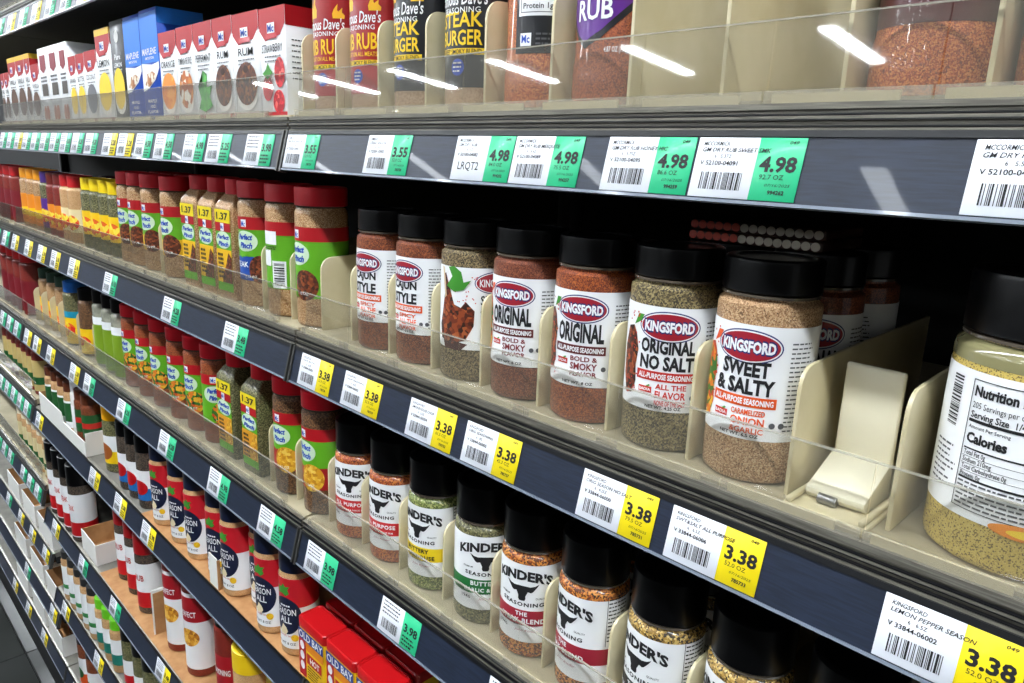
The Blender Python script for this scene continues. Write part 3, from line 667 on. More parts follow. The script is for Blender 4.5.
# back supports for the packets: second-row bottles under them
for i, x in enumerate((.4157,)):
    stand(nosalt, x, 'R', 2, KR, 'black-capped bottle hidden behind the ORIGINAL NO SALT bottle', group=G2, yf=.082)
# the empty pusher slot
t = SHELF['R', 2]; dz = .050
def onshelf(name, me, m, bx=BAY['R'][0], kids=()): return put(P(name, me, m, kids), t)
px = .5355-BAY['R'][0]
pad = bev_box('paddle', px-.0155, px+.0155, .062, .0655, dz+.020, dz+.0745, .0014, 2)
foot = prism('paddle_foot', [(.062, dz+.024), (.0655, dz+.024), (.0655, dz+.004), (.034, dz+.004), (.030, dz+.0075), (.030, dz+.0105)], px-.0155, px+.0155, 'x', .0006)
coil = lathe('spring', [(.0024, -.0050), (.0028, -.0048), (.0028, .0048), (.0024, .0050)], 20)
pu = put(P('pusher', bev_box('pusher_track', px-.022, px+.022, .018, .24, dz, dz+.0035, .0006, 1), BEIGE, [P('paddle', pad, CREAM), P('paddle_foot', foot, CREAM)]), t)
sp_o = bpy.data.objects.new('spring', coil); coil.materials.append(STEEL); C.objects.link(sp_o); sp_o.parent = pu; sp_o.rotation_euler = (0, PI/2, 0); sp_o.location = (px-.003, .0300, dz+.0066)
for gx in (-.019, .019):
    put(P('track_rail', bev_box('track_rail', px+gx-.0015, px+gx+.0015, .018, .24, dz+.0035, dz+.0065, .0005, 1), BEIGE), pu)
# third shelf: bull-head bottles
G3 = 'bull-head label bottles on the third shelf'
BR = mat('#c8272b', .45, .15); BG = mat('#1c6b32', .45, .15); BM = mat('#9c1f33', .45, .15); BK = mat('#1a1a1c', .45, .15)
ap = kinder(SPICE['red'], BR, (('ALL PURPOSE', .0325, .0042), ('WITH SEA SALT & GARLIC RUB', .0268, .0016)))
by = kinder(SPICE['green'], K_YEL, (('BUTTERY', .0335, .0040), ('STEAKHOUSE', .0275, .0040)))
bg = kinder(SPICE['herb'], BG, (('BUTTERY', .0335, .0040), ('GARLIC & HERB', .0275, .0036)))
bs = kinder(SPICE['steak'], BM, (('THE', .0338, .0036), ('STEAK BLEND', .0280, .0042)))
bb = kinder(SPICE['gold'], BK, (('THE', .0338, .0036), ('HOUSE BLEND', .0280, .0042)))
for parts, x, lab, ro in ((ap, .0595, 'bull-head bottle with red ALL PURPOSE band, first of that row', .50), (ap, .1215, 'bull-head bottle with red ALL PURPOSE band, second of that row', .18), (by, .1840, 'bull-head bottle with yellow steakhouse band', .15),
                      (bg, .2500, 'bull-head bottle with green garlic band', .85), (bs, .3080, 'bull-head bottle with maroon THE STEAK BLEND band fully in view', .42),
                      (bs, .3695, 'bull-head bottle with maroon band turned leftward, beside panel print', -.25), (bb, .4330, 'bull-head bottle with black band and golden seasoning', -.25), (bb, .4945, 'bull-head bottle cut by the bottom edge, rightmost label visible', -.15)):
    stand(parts, x, 'R', 3, KD, lab, group=G3, rot=ro)
    if x < .45 and x > .1: stand(parts, x, 'R', 3, KD, 'shadowed back-row bottle behind the ' + ' '.join(lab.split()[:6]), group=G3, rot=ro+.3, yf=.077)
stand(bb, .557, 'R', 3, KD, 'black cap of a bottle in the dark lower right corner', group=G3)
# upper shelf right: barbecue rubs
def dave(labm, words, wm, spice):
    r = .0268; h = .150
    flames = []
    for fx, fh, fz in ((-.014, .016, .082), (-.009, .020, .082), (-.019, .013, .080), (.015, .012, .081), (.019, .009, .081)):
        flames.append(([(x+fx, y*fh/.016+fz) for x, y in poly2([(-.003, 0), (.003, 0), (.0035, .005), (.001, .009), (.0015, .016), (-.002, .010), (-.0035, .005)])[0]], poly2([(-.003, 0), (.003, 0), (.0035, .005), (.001, .009), (.0015, .016), (-.002, .010), (-.0035, .005)])[1]))
    K = [P('flames', bend('flames', joinvf(flames), r, .0006), mat('#f0b41e', .5)), P('brand_text', bend('brand_text', text2("Famous Dave's", .044, .0095, 0, 0, .012, shear=.15), r, .0008, 0, .0765), WHITE),
         P('seasoning_text', bend('seasoning_text', text2('SEASONING', .034, .0038, 0, 0, .008, spacing=1.1), r, .0006, 0, .0685), WHITE)]
    zz = .0575 if len(words) == 1 else .0622
    for i, wd in enumerate(words): K.append(P('title_text', bend('title_text', text2(wd, .038, .0130 if len(words) == 1 else .0105, 0, 0, .02), r, .0006, 0, zz-i*.0122), wm))
    if len(words) == 1: K.append(P('sub_text', bend('sub_text', text2('GREAT ON ALL MEATS', .038, .0036, 0, 0, .01), r, .0006, 0, .0475), mat('#f2c21a', .5)))
    K += [P('band', bend('band', R2(-.021, .021, .0385, .0428), r, .0006), mat('#f0c81e', .5)), P('band_text', bend('band_text', text2('SWEET SMOKY BLEND', .037, .0034, 0, 0, .012), r, .0008, 0, .0406), INK),
          P('badge', bend('badge', ell2(0, .0300, .0058, .0058, 12), r, .0006), mat('#2447b0', .5)), P('badge_text', bend('badge_text', fine(-.004, .004, .0335, 3, .0028, .0011), r, .0008), WHITE)]
    lab = P('label', bend('label', R2(-.074, .074, .0160, .1240), r, .0003), labm, K)
    return [bottle(r, .130, spice), cap(r*.97, .1325, h, BLACKP), lab]
DR = mat('#a01418', .4, .3); DB = mat('#15161a', .4, .3)
d1 = dave(DR, ('RIB RUB',), mat('#f2c21a', .5), SPICE['rubpale']); d2 = dave(DB, ('STEAK', 'BURGER'), mat('#f2c81a', .5), SPICE['rubpale'])
G1 = 'rub jars on the upper shelf'
stand(d1, .0388, 'R', 1, .0268, 'red-labelled RIB RUB jar next to the extract boxes', name='rub_jar', cat='jar', group=G1, rot=.22)
stand(d1, .1003, 'R', 1, .0268, 'red-labelled RIB RUB jar next to the black STEAK jar', name='rub_jar', cat='jar', group=G1, rot=.10)
stand(d2, .1640, 'R', 1, .0268, 'black-labelled STEAK & BURGER jar next to the red jars', name='rub_jar', cat='jar', group=G1, rot=-.05)
stand(d2, .2285, 'R', 1, .0268, 'black-labelled STEAK & BURGER jar next to the orange-brown jar', name='rub_jar', cat='jar', group=G1, rot=.16)
def rub(spice, labm, edge, word, wm, netw=None, back=False):
    r = .0285; h = .150
    B = lathe('body', [(r*.93, 0), (r*.985, .001), (r, .005), (r, .024), (r*.965, .029), (r*.965, .128), (r*.85, .134), (r*.85, .136)], 40)
    K = []
    if back:
        q = r*.965
        K = [P('panel', bend('panel', R2(-.014, .016, .058, .130), q, .0006), WHITE), P('panel_frame', bend('panel_frame', joinvf([R2(-.0125, .0145, .060+.0085*i, .0604+.0085*i) for i in range(8)]+[R2(-.0125, -.0121, .060, .128), R2(.0141, .0145, .060, .128)]), q, .0008), INK),
             P('print_text', bend('print_text', joinvf([text2(t, None, .0034, -.0105, .0642+.0085*i, .012, align='l') for i, t in enumerate(('Protein 1g', 'Includes 2g', 'Total Sugars 3g', 'Total Carb. 5g', 'Sodium 160mg', 'Total Fat 0g'))]), q, .0008), INK),
             P('logo', bend('logo', R2(-.012, -.004, .0395, .0475), q, .0008), WHITE), P('logo_text', bend('logo_text', text2('Mc', .006, .005, -.008, 0, .02), q, .001, 0, .0438), PPBLUE), P('fine_print', bend('fine_print', fine(-.001, .013, .0475, 3, .003, .0012), q, .0008), GREYP)]
        lab = P('label', bend('label', R2(-.0165, .0185, .035, .132), q, .0004), DB, K)
        fl = P('flame_label', bend('flame_label', poly2([(-.045, .060), (-.028, .075), (-.020, .100), (-.018, .132), (-.052, .132)]), q, .0004), mat('#b03a14', .4, .3))
        return [P('body', B, spice), cap(r*.9, .136, h, BLACKP), lab, fl]
    q = r*.965
    if netw:
        K += [P('maroon_band', bend('maroon_band', R2(-.05, .05, .031, .058), q, .00015), mat('#4a1a1c', .35, .4))]
    K += [P('title_text', bend('title_text', text2(word, .026, .0120, -.002, 0, .02), q, .0008, 0, .0560 if not netw else .088), wm)]
    dz = .0 if netw else -.018
    shape = poly2([(-.052, .132), (-.040, .086+dz), (-.024, .072+dz), (-.014, .060+dz), (-.008, .056+dz), (.004, .062+dz), (.030, .084+dz), (.052, .132)])
    rim = poly2([(-.054, .132), (-.042, .083+dz), (-.025, .0685+dz), (-.014, .0565+dz), (-.008, .0520+dz), (.004, .0575+dz), (.031, .0800+dz), (.054, .132)])
    # split into thin columns so that the flat shapes follow the jar
    lab = P('label', bend('label', cols(rim), q, .0003), DB, [P('label_field', bend('label_field', cols(shape), q, .0005), labm)]+K)
    ex = P('weight_text', bend('weight_text', text2('4.87 OZ (138g)', .015, .0030, .014, 0, .01), q, .0006, 0, .0330 if not netw else .0445), WHITE)
    return [P('body', B, spice), cap(r*.9, .136, h, BLACKP), lab, ex]
stand(rub(SPICE['rubred'], DB, DB, '', WHITE, back=True), .2942, 'R', 1, .0285, 'orange-brown rub jar turned to its nutrition panel', name='rub_jar', cat='jar', group=G1, rot=.52)
stand(rub(SPICE['rubbr'], mat('#5b1f86', .4, .3), DB, 'RUB', WHITE), .3571, 'R', 1, .0285, 'dark red rub jar with purple shield label reading RUB', name='rub_jar', cat='jar', group=G1, rot=.10)
stand(rub(SPICE['rubred'], mat('#c24416', .4, .3), DB, 'RUB', WHITE, True), .5443, 'R', 1, .0285, 'rub jar with orange shield label, alone right of empty slots', name='rub_jar', cat='jar', group=G1, rot=.12)
stand(rub(SPICE['rubred'], mat('#a03a18', .4, .3), DB, 'RUB', WHITE, True), .6060, 'R', 1, .0285, 'rub jar cut off by the right edge of the photo', name='rub_jar', cat='jar', group=G1, rot=.0)

# ------------------------------------------------------------------ extract boxes, upper shelf middle bay
OVALRED = mat('#c01f2a', .45, .2)
def xbox(w, h, d, style, word='', pict=None, pcol=None, leaf=False):
    y = -.0003; K = []
    base = {'mc': WHITE, 'yel': WHITE, 'alm': WHITE, 'blk': mat('#26272b', .45, .2), 'blu': mat('#0f48b4', .5)}[style]
    cx = w/2
    if style in ('mc', 'yel'):
        K.append(P('red_top', flat('red_top', poly2([(0, h*.80), (w*.22, h*.70), (w*.8, h*.74), (w, h*.84), (w, h), (0, h)]), y), PPRED))
        K.append(P('side_red', flatx('side_red', rect2(0, d, h*.82, h), w+.0003), PPRED))
        if style == 'yel': K.append(P('yellow_top', flat('yellow_top', rect2(0, w, h*.93, h), y-.0003), mat('#e8b81c', .45))); K.append(P('side_yellow', flatx('side_yellow', rect2(0, d, h*.93, h), w+.0006), mat('#e8b81c', .45)))
        K.append(P('logo', flat('logo', rect2(w*.33, w*.62, h*.755, h*.86), y-.0006), WHITE)); K.append(P('logo_text', flat('logo_text', text2('Mc', w*.24, h*.07, w*.475, h*.81, .02), y-.0009), PPBLUE))
        K.append(P('logo_ribbon', flat('logo_ribbon', rect2(w*.28, w*.70, h*.715, h*.765), y-.0009), OVALRED))
        K.append(P('title_text', flat('title_text', text2(word, min(w*.8, w*.19*len(word)), h*.075, cx, h*.63, .012), y-.0006), INK))
        K.append(P('fine_print', flat('fine_print', fine(w*.2, w*.85, h*.56, 2, h*.04, h*.014), y-.0006), GREYP))
        K.append(P('foot_red', flat('foot_red', rect2(0, w, 0, h*.035), y-.0003), PPRED))
    if style == 'alm':
        K.append(P('seal', flat('seal', poly2([(w*.2, h*.72), (w*.5, h*.66), (w*.8, h*.72), (w*.8, h*.90), (w*.2, h*.90)]), y-.0003), mat('#8a2230', .5)))
        K.append(P('dark_panel', flat('dark_panel', rect2(w*.22, w*.82, h*.36, h*.52), y-.0003), mat('#4a4238', .5))); K.append(P('fine_print', flat('fine_print', fine(w*.2, w*.85, h*.62, 2, h*.05, h*.025), y-.0006), INK))
    if style == 'blk':
        K.append(P('emblem', flat('emblem', ell2(w*.5, h*.84, w*.16, h*.06, 12), y-.0003), mat('#c9c9c4', .5))); K.append(P('title_text', flat('title_text', joinvf([text2('Pure', w*.45, h*.055, cx, h*.64, .01), text2('LEMON', w*.6, h*.045, cx, h*.56, .01), text2('EXTRACT', w*.6, h*.03, cx, h*.50, .01)]), y-.0006), WHITE))
    if style == 'blu':
        K.append(P('white_wave', flat('white_wave', poly2([(0, h*.26), (w*.3, h*.28), (w*.75, h*.36), (w, h*.46), (w, h*.52), (w*.6, h*.50), (0, h*.52)]), y-.0002), WHITE))
        K.append(P('light_top', flat('light_top', rect2(0, w, h*.52, h*.97), y), mat('#1f78dc', .5)))
        K.append(P('title_text', flat('title_text', joinvf([text2('MAPLENE', w*.8, h*.06, cx, h*.62, .012), text2('IMITATION', w*.5, h*.025, cx, h*.56, .01)]), y-.0006), WHITE))
        K.append(P('foot_text', flat('foot_text', joinvf([text2('MAPLE', w*.5, h*.03, cx, h*.17, .01), text2('AND', w*.3, h*.03, cx, h*.12, .01), text2('FLAVOR', w*.6, h*.03, cx, h*.07, .01)]), y-.0006), WHITE))
        K.append(P('side_blue', flatx('side_blue', rect2(0, d, h*.86, h), w+.0003), mat('#1f78dc', .5)))
    if pict:
        if style == 'blu': K.append(P('picture', flat('picture', poly2([(w*.15, h*.32), (w*.4, h*.30), (w*.85, h*.40), (w*.6, h*.44), (w*.3, h*.42)]), y-.0006), pict))
        elif word == 'STRAWBERRY':
            for cx_, cz, a, c_ in ((.28, .26, .20, .12), (.76, .40, .20, .14), (.70, .13, .22, .11)):
                K.append(P('picture', flat('picture', ell2(w*cx_, h*cz, w*a, h*c_, 14), y-.0006), pict))
            K.append(P('picture_leaf', flat('picture_leaf', poly2([(w*.10, h*.40), (w*.30, h*.34), (w*.50, h*.41), (w*.40, h*.44), (w*.32, h*.50), (w*.24, h*.44)]), y-.0009), LEAF))
        elif leaf: K.append(P('picture', flat('picture', poly2([(w*.15, h*.10), (w*.5, h*.06), (w*.9, h*.12), (w*.75, h*.22), (w*.92, h*.34), (w*.62, h*.32), (w*.66, h*.46), (w*.45, h*.50), (w*.36, h*.32), (w*.15, h*.34), (w*.30, h*.2)]), y-.0006), pict))
        elif style == 'alm':
            for dx in (.35, .62): K.append(P('picture', flat('picture', ell2(w*dx, h*.12, w*.15, h*.11, 12), y-.0006), pict))
        else:
            K.append(P('picture_plate', flat('picture_plate', ell2(cx, h*.20, w*.40, h*.14, 14), y-.0006), mat('#e8e4dc', .5))); K.append(P('picture', flat('picture', ell2(cx, h*.32, w*.42, h*.21, 16), y-.0009), pict))
            if word == 'RUM': K.append(P('picture_hole', flat('picture_hole', ell2(cx, h*.46, w*.10, h*.035, 12), y-.0012), mat('#3a1a0c', .6)))
    K.append(P('side_print', flatx('side_print', fine(.006, d-.008, h*.70, 8, h*.05, h*.012, 3), w+.0004), GREYP))
    return [P('carton', bev_box('carton', 0, w, 0, d, 0, h, .0006, 1), base, K)]
BUNDT = grain(('#5a2a12', '#7a3c18', '#4a200c', '#94561f'), 240, .1, .5, 'bundt_print', 0); LEM = mat('#f2cc1e', .5); ALM = mat('#a85a24', .5)
ORA = grain(('#e88a24', '#f2a43a', '#dc7a18'), 90, 0, .5, 'orange_print', 0); BER = grain(('#c41f2a', '#d8323a', '#a81420', '#e86a60'), 220, 0, .5, 'berry_print', 0); PIE = grain(('#b8601c', '#e8e0d0', '#c87a2a', '#8a4a18'), 110, 0, .5, 'pumpkin_print', 0); MINT = grain(('#3f9a3a', '#57b04a', '#2f7a2c'), 150, 0, .5, 'mint_print', 0); NUT = grain(('#b87a48', '#e8dcc8', '#a0622f'), 170, 0, .5, 'nut_print', 0); VAN = mat('#5a3a24', .5); GREYB = mat('#6a6a70', .5)
BX = [(-1.222, .033, .098, 'mc', 'PURE', VAN, 'small white and red box, leftmost of the extract row'), (-1.188, .038, .098, 'mc', 'PURE', VAN, 'small white and red box, second of the extract row'),
      (-1.146, .065, .122, 'yel', 'VANILLA', VAN, 'tall yellow-topped box, left of three'), (-1.080, .065, .122, 'yel', 'VANILLA', VAN, 'tall yellow-topped box, middle of three'), (-1.014, .040, .122, 'yel', 'VANILLA', VAN, 'tall yellow-topped box, right of three'),
      (-.973, .056, .101, 'mc', 'VANILLA', VAN, 'short red-topped box between yellow-topped and white almond boxes'),
      (-.914, .062, .124, 'alm', '', ALM, 'white almond box with dark square, left of three'), (-.851, .063, .124, 'alm', '', ALM, 'white almond box with dark square, middle of three'), (-.787, .052, .124, 'alm', '', ALM, 'white almond box with dark square, right of three'),
      (-.732, .041, .099, 'mc', 'BANANA', LEM, 'red-topped box with pale yellow picture, right of almond boxes'), (-.690, .043, .100, 'mc', 'BUTTER', LEM, 'red-topped box with yellow picture, second right of almond boxes'), (-.646, .057, .101, 'mc', 'COCONUT', GREYB, 'red-topped box with grey picture left of the lemon box'),
      (-.587, .066, .126, 'yel', 'LEMON', LEM, 'tall lemon box with yellow top beside the black box'), (-.519, .054, .131, 'blk', '', LEM, 'black extract box with a lemon beside blue boxes'),
      (-.463, .061, .131, 'blu', '', NUT, 'blue maple flavor box, left of two'), (-.401, .061, .133, 'blu', '', NUT, 'blue maple flavor box, right of two'),
      (-.339, .055, .101, 'mc', 'ORANGE', ORA, 'red-topped box with an orange picture'), (-.2825, .049, .102, 'mc', 'PUMPKIN PIE SPICE', PIE, 'red-topped pumpkin pie spice box'), (-.2325, .051, .102, 'mc', 'PEPPERMINT', MINT, 'red-topped peppermint box with green leaves'),
      (-.180, .0485, .102, 'mc', 'RUM', BUNDT, 'RUM box with a bundt cake, left of two'), (-.1305, .059, .101, 'mc', 'RUM', BUNDT, 'RUM box with a bundt cake, right of two'), (-.070, .053, .100, 'mc', 'STRAWBERRY', BER, 'strawberry box at the right end of the extract row')]
for x, w, h, st, wd, pc, lb in BX:
    thing('extract_box', lb, 'box', (x, .021, floorz('L', 1)+.0002), group='extract boxes on the upper shelf', parts=xbox(w-.0012, h, .046 if h < .11 else .058, st, wd, pc, leaf=(wd in ('PEPPERMINT', 'STRAWBERRY'))))

# ------------------------------------------------------------------ middle bay, second shelf
ordn = {}
def line(kind, parts, bay, lv, r, xs, desc, where, rot=0., yf=.022, jitter=.12, group=None, dz=0., name='spice_bottle'):
    for i, x in enumerate(xs):
        n = len(xs); pos = '' if n == 1 else (('left' if i == 0 else 'right') if n == 2 else ORD[i+1]+' from left')
        lb = desc + (', '+pos+' one' if n == 2 else ', '+pos if n > 1 else '') + ' ' + where
        y = yf[i] if isinstance(yf, (list, tuple)) else yf
        stand(parts, x, bay, lv, r, lb, group=group or 'bottles on the %s shelf of the %s' % (LEVEL[lv], BAY[bay][2]), rot=rot+random.uniform(-jitter, jitter), yf=y, dz=dz, name=name)
RP = .0255
st1 = pp(RP, .140, SPICE['tan'], mat('#17479c', .5), DISH, 'STEAK'); st2 = pp(RP, .140, SPICE['tan'], PPGRN, DISH, back=True); st3 = pp(RP+.001, .140, SPICE['tan'], PPGRN, DISH, None)
W2 = 'on second shelf'
stand(st1, -.1375, 'L', 2, RP, 'red-capped bottle with blue STEAK band beside the yellow-flag packs', group='red-capped bottles', rot=.32)
stand(st2, -.0720, 'L', 2, RP, 'red-capped bottle turned to its green back label and barcode', group='red-capped bottles', rot=.25)
stand(st3, -.0080, 'L', 2, RP+.001, 'widest red-capped bottle, left of the beige divider and CAJUN STYLE bottles', group='red-capped bottles', rot=-.02)
pk2 = pack(.042, .052, .140, SPICE['tan'], mat('#eeb81e', .45, .2), DISH)
for i, x in enumerate((-.2890, -.2350, -.1850)):
    thing('spice_pack', ('left', 'middle', 'right')[i]+' of three yellow-flag flat bottles on second shelf', 'bottle', (x, .022+.026, floorz('L', 2)+.0002), (0, 0, .05), 'yellow-flag flat bottles', pk2)
mg = pp(.0225, .135, SPICE['tan'], mat('#e4b41e', .5), DISH)
line('mg', mg, 'L', 2, .0225, (-.5510, -.5045, -.4490, -.3750), 'red-capped bottle with brown dish picture', W2, rot=.25)
YC = mat('#f2d010', .35, .3, name='yellow_cap'); OC = mat('#f09a18', .35, .3, name='orange_cap'); PC = mat('#4a2a7a', .35, .3, name='purple_cap'); DRC = mat('#6e1a14', .35, .3, name='dark_red_cap'); RC = mat('#c4141c', .35, .3, name='bright_red_cap')
SUN = grain(('#f0c41e', '#e8641e', '#f4dc4a', '#d8281e'), 150, 0, .5, 'sun_print', 0); YL = mat('#f6c80e', .5, .03); OL = mat('#e88a1c', .5, .03); CRL = mat('#ead9a8', .5, .03); MRL = mat('#7a1420', .5, .03)
line('y', gen(.0215, .118, SPICE['herb'], YC, YL, None, SUN, lz=(.25, .66)), 'L', 2, .0215, (-.7400, -.6925, -.6460, -.6000), 'yellow-capped bottle with sunburst label', W2, rot=.3)
line('rr', gen(.0220, .118, SPICE['garlic'], RC, CRL, None, SUN, lz=(.2, .62)), 'L', 2, .0220, (-.8680, -.8200), 'bright red-capped bottle with sunburst on cream label', W2, rot=.3)
line('dr', gen(.0220, .118, SPICE['paprika'], DRC, OL, None, SUN, lz=(.15, .62)), 'L', 2, .0220, (-.9600, -.9135), 'dark red-capped bottle with orange label', W2, rot=.3)
line('pu', gen(.0215, .118, SPICE['herb'], PC, mat('#5a2a8a', .45, .2), YL, SUN, lz=(.12, .7)), 'L', 2, .0215, (-1.0060,), 'purple-capped bottle with purple label', W2, rot=.3)
line('or', gen(.0240, .120, SPICE['tan'], OC, OL, YL, None, lz=(.1, .7)), 'L', 2, .0240, (-1.1680, -1.1170, -1.0580), 'orange-capped bottle with orange label', W2, rot=.3)
mr = gen(.0250, .120, SPICE['paprika'], RC, MRL, None, None, lz=(.1, .7))
line('mr', mr, 'F', 2, .0250, (-1.262, -1.325, -1.39), 'maroon-labelled bottle', 'in far left bay on second shelf')
# second row of red caps seen above the packs
line('mg2', mg, 'L', 2, .0225, (-.5510, -.5045, -.4490, -.3750), 'back-row red-capped bottle', W2, yf=.070, rot=.4)
line('y2', gen(.0215, .118, SPICE['herb'], mat('#3a1a18', .4), YL, None, SUN), 'L', 2, .0215, (-.8020, -.7100, -.6600), 'back-row dark-capped bottle', 'behind yellow caps', yf=.068)
# ------------------------------------------------------------------ middle bay, third shelf
W3 = 'on third shelf'
p3 = pp(.0225, .135, SPICE['rubbr'], mat('#1f4a20', .5), VEG)
line('p3', p3, 'L', 3, .0225, (-.5880, -.5250, -.4620, -.3945, -.3320), 'red-capped bottle with vegetable picture', W3, rot=.2)
stand(pp(.0225, .135, SPICE['rubbr'], PPGRN, VEG), -.2740, 'L', 3, .0225, 'red-capped bottle with plain green side, beside the flat bottles on third shelf', group='red-capped bottles', rot=.9)
pk3 = pack(.042, .052, .136, SPICE['herb'], mat('#e09a20', .45, .2), NOOD)
for i, x in enumerate((-.2110, -.1420)):
    thing('spice_pack', ('left', 'right')[i]+' of two herb-filled flat bottles with yellow flags on third shelf', 'bottle', (x, .022+.026, floorz('L', 3)+.0002), (0, 0, .05), 'yellow-flag flat bottles', pk3)
n3 = pp(RP, .138, SPICE['brown'], mat('#a81a1e', .45, .2), NOOD)
stand(n3, -.0730, 'L', 3, RP, 'red-capped bottle with noodle picture, left of two beside bull-head bottles', group='red-capped bottles', rot=.2)
stand(n3, -.0080, 'L', 3, RP, 'red-capped bottle with noodle picture, right of two beside bull-head bottles', group='red-capped bottles', rot=.0)
GL = mat('#7c9c20', .5, .03); BLC = mat('#1a62b8', .35, .3, name='blue_cap'); GLASS = soft('#8a8a7c', '#a8a896', 60, .15, 'clear_bottle', .8)
gp = gen(.0235, .136, GLASS, BLACKP, GL, WHITE, None, capz=.022, lz=(.05, .80), bandz=(.68, .80))
line('gp', gp, 'L', 3, .0235, (-.7400, -.6890, -.6400), 'lime green wrapped bottle with black cap', W3, jitter=.05)
stand(gen(.0250, .125, SPICE['herb'], BLC, YL, mat('#1a8fb0', .45), SUN, lz=(.05, .66), bandz=(.54, .66)), -.9250, 'L', 3, .0250, 'blue-capped bottle with sunburst label on third shelf', group='bottles on the third shelf of the middle bay', rot=.3)
stand(gen(.0235, .125, SPICE['brown'], BLACKP, YL, None, SUN, lz=(.05, .5)), -.8280, 'L', 3, .0235, 'black-capped brown bottle beside the lime green bottles', group='bottles on the third shelf of the middle bay', rot=.3)
line('yl3', gen(.0225, .118, SPICE['tan'], mat('#1d3a2a', .4, .3), YL, None, SUN, lz=(.05, .6)), 'L', 3, .0225, (-1.1650, -1.0995, -1.0352, -.9795), 'green-capped bottle with yellow label between beige dividers', W3, rot=.2, yf=.034)
stand(gen(.0225, .125, SPICE['tan'], BLACKP, YL, None, SUN, lz=(.05, .5)), -.7880-.03, 'L', 3, .0225, 'back-row black-capped bottle beside the lime green bottles', group='bottles on the third shelf of the middle bay', yf=.075)
line('mr3', gen(.0280, .140, SPICE['paprika'], RC, MRL, None, None, lz=(.1, .66)), 'F', 3, .0280, (-1.270, -1.335, -1.400, -1.465), 'maroon bottle with red cap', 'in far left bay on third shelf')
# ------------------------------------------------------------------ middle bay, fourth shelf
W4 = 'on fourth shelf'
def tray(x0, x1, bay, lv, label, h=.055, d=.16, yf=.012, cut=True, inner=CARD):
    w = x1-x0; t = .002
    poly = [(0, 0), (w, 0), (w, h*.62 if cut else h), (w*.55, h*.62 if cut else h), (w*.52, h), (0, h)]
    ps = [P('front_panel', prism('front_panel', poly, 0, t, 'y'), CARDW), P('side_panel', mesh('side_panel', *boxvf(0, t, t, d, 0, h)), inner), P('side_panel', mesh('side_panel', *boxvf(w-t, w, t, d, 0, h)), CARDW),
          P('rear_panel', mesh('rear_panel', *boxvf(t, w-t, d-t, d, 0, h)), inner), P('floor_panel', mesh('floor_panel', *boxvf(t, w-t, t, d-t, 0, t)), inner)]
    thing('cardboard_tray', label, 'tray', (x0, yf, floorz(bay, lv)+.0003), group='cardboard display trays', parts=ps)
tray(-1.165, -.832, 'L', 4, 'long white cardboard tray of brown-capped bottles on fourth shelf', yf=.010, h=.047)
BRC = mat('#5a2c18', .4, .3, name='brown_cap'); GLAB = mat('#1f5a2a', .5, .03)
bc = gen(.0185, .110, SPICE['garlic'], BRC, WHITE, GLAB, None, lz=(.15, .8), bandz=(.3, .75))
line('bc', bc, 'L', 4, .0195, (-1.130, -1.080, -1.032, -.985), 'brown-capped bottle with green and white label', 'in the long white tray', yf=.016, dz=.0023)
bc2 = gen(.0185, .114, SPICE['cajun'], BRC, GLAB, REDT, None, lz=(.3, .8), bandz=(.5, .62))
line('bc2', bc2, 'L', 4, .0195, (-.908, -.864), 'brown-capped bottle with red and green label', 'at tray end', yf=.016, dz=.0023)
stand(gen(.022, .12, mat('#e8e6e0', .3, .4), mat('#d8d8d8', .4), WHITE, None, None), -.945, 'L', 4, .022, 'pale white bottle inside the long white tray', group='bottles on the fourth shelf of the middle bay', yf=.020, dz=.0023)
YC2 = mat('#ffb408', .35, .3, name='amber_cap')
yb = gen(.0265, .126, SPICE['herb'], YC2, WHITE, YL, ALM, capz=.026, lz=(.18, .72), bandz=(.18, .42), neck=.96)
line('yb', yb, 'L', 4, .0265, (-.742,), 'large amber-capped bottle in front, white label', W4, yf=.020)
line('yb2', yb, 'L', 4, .0265, (-.802, -.690), 'amber-capped bottle set back', W4, yf=(.046, .075))
pb = gen(.0215, .125, SPICE['pepper'], BLACKP, WHITE, mat('#1f6ab0', .45), RC, capz=.026, lz=(.16, .70), bandz=(.16, .38), neck=.96)
line('pb', pb, 'L', 4, .0215, (-.6480, -.6020, -.5540), 'black-capped pepper bottle with blue banded label', W4, yf=.015, rot=.2)
line('pb2', pb, 'L', 4, .0215, (-.6300, -.5820, -.5350), 'back-row black-capped pepper bottle', W4, yf=.066)
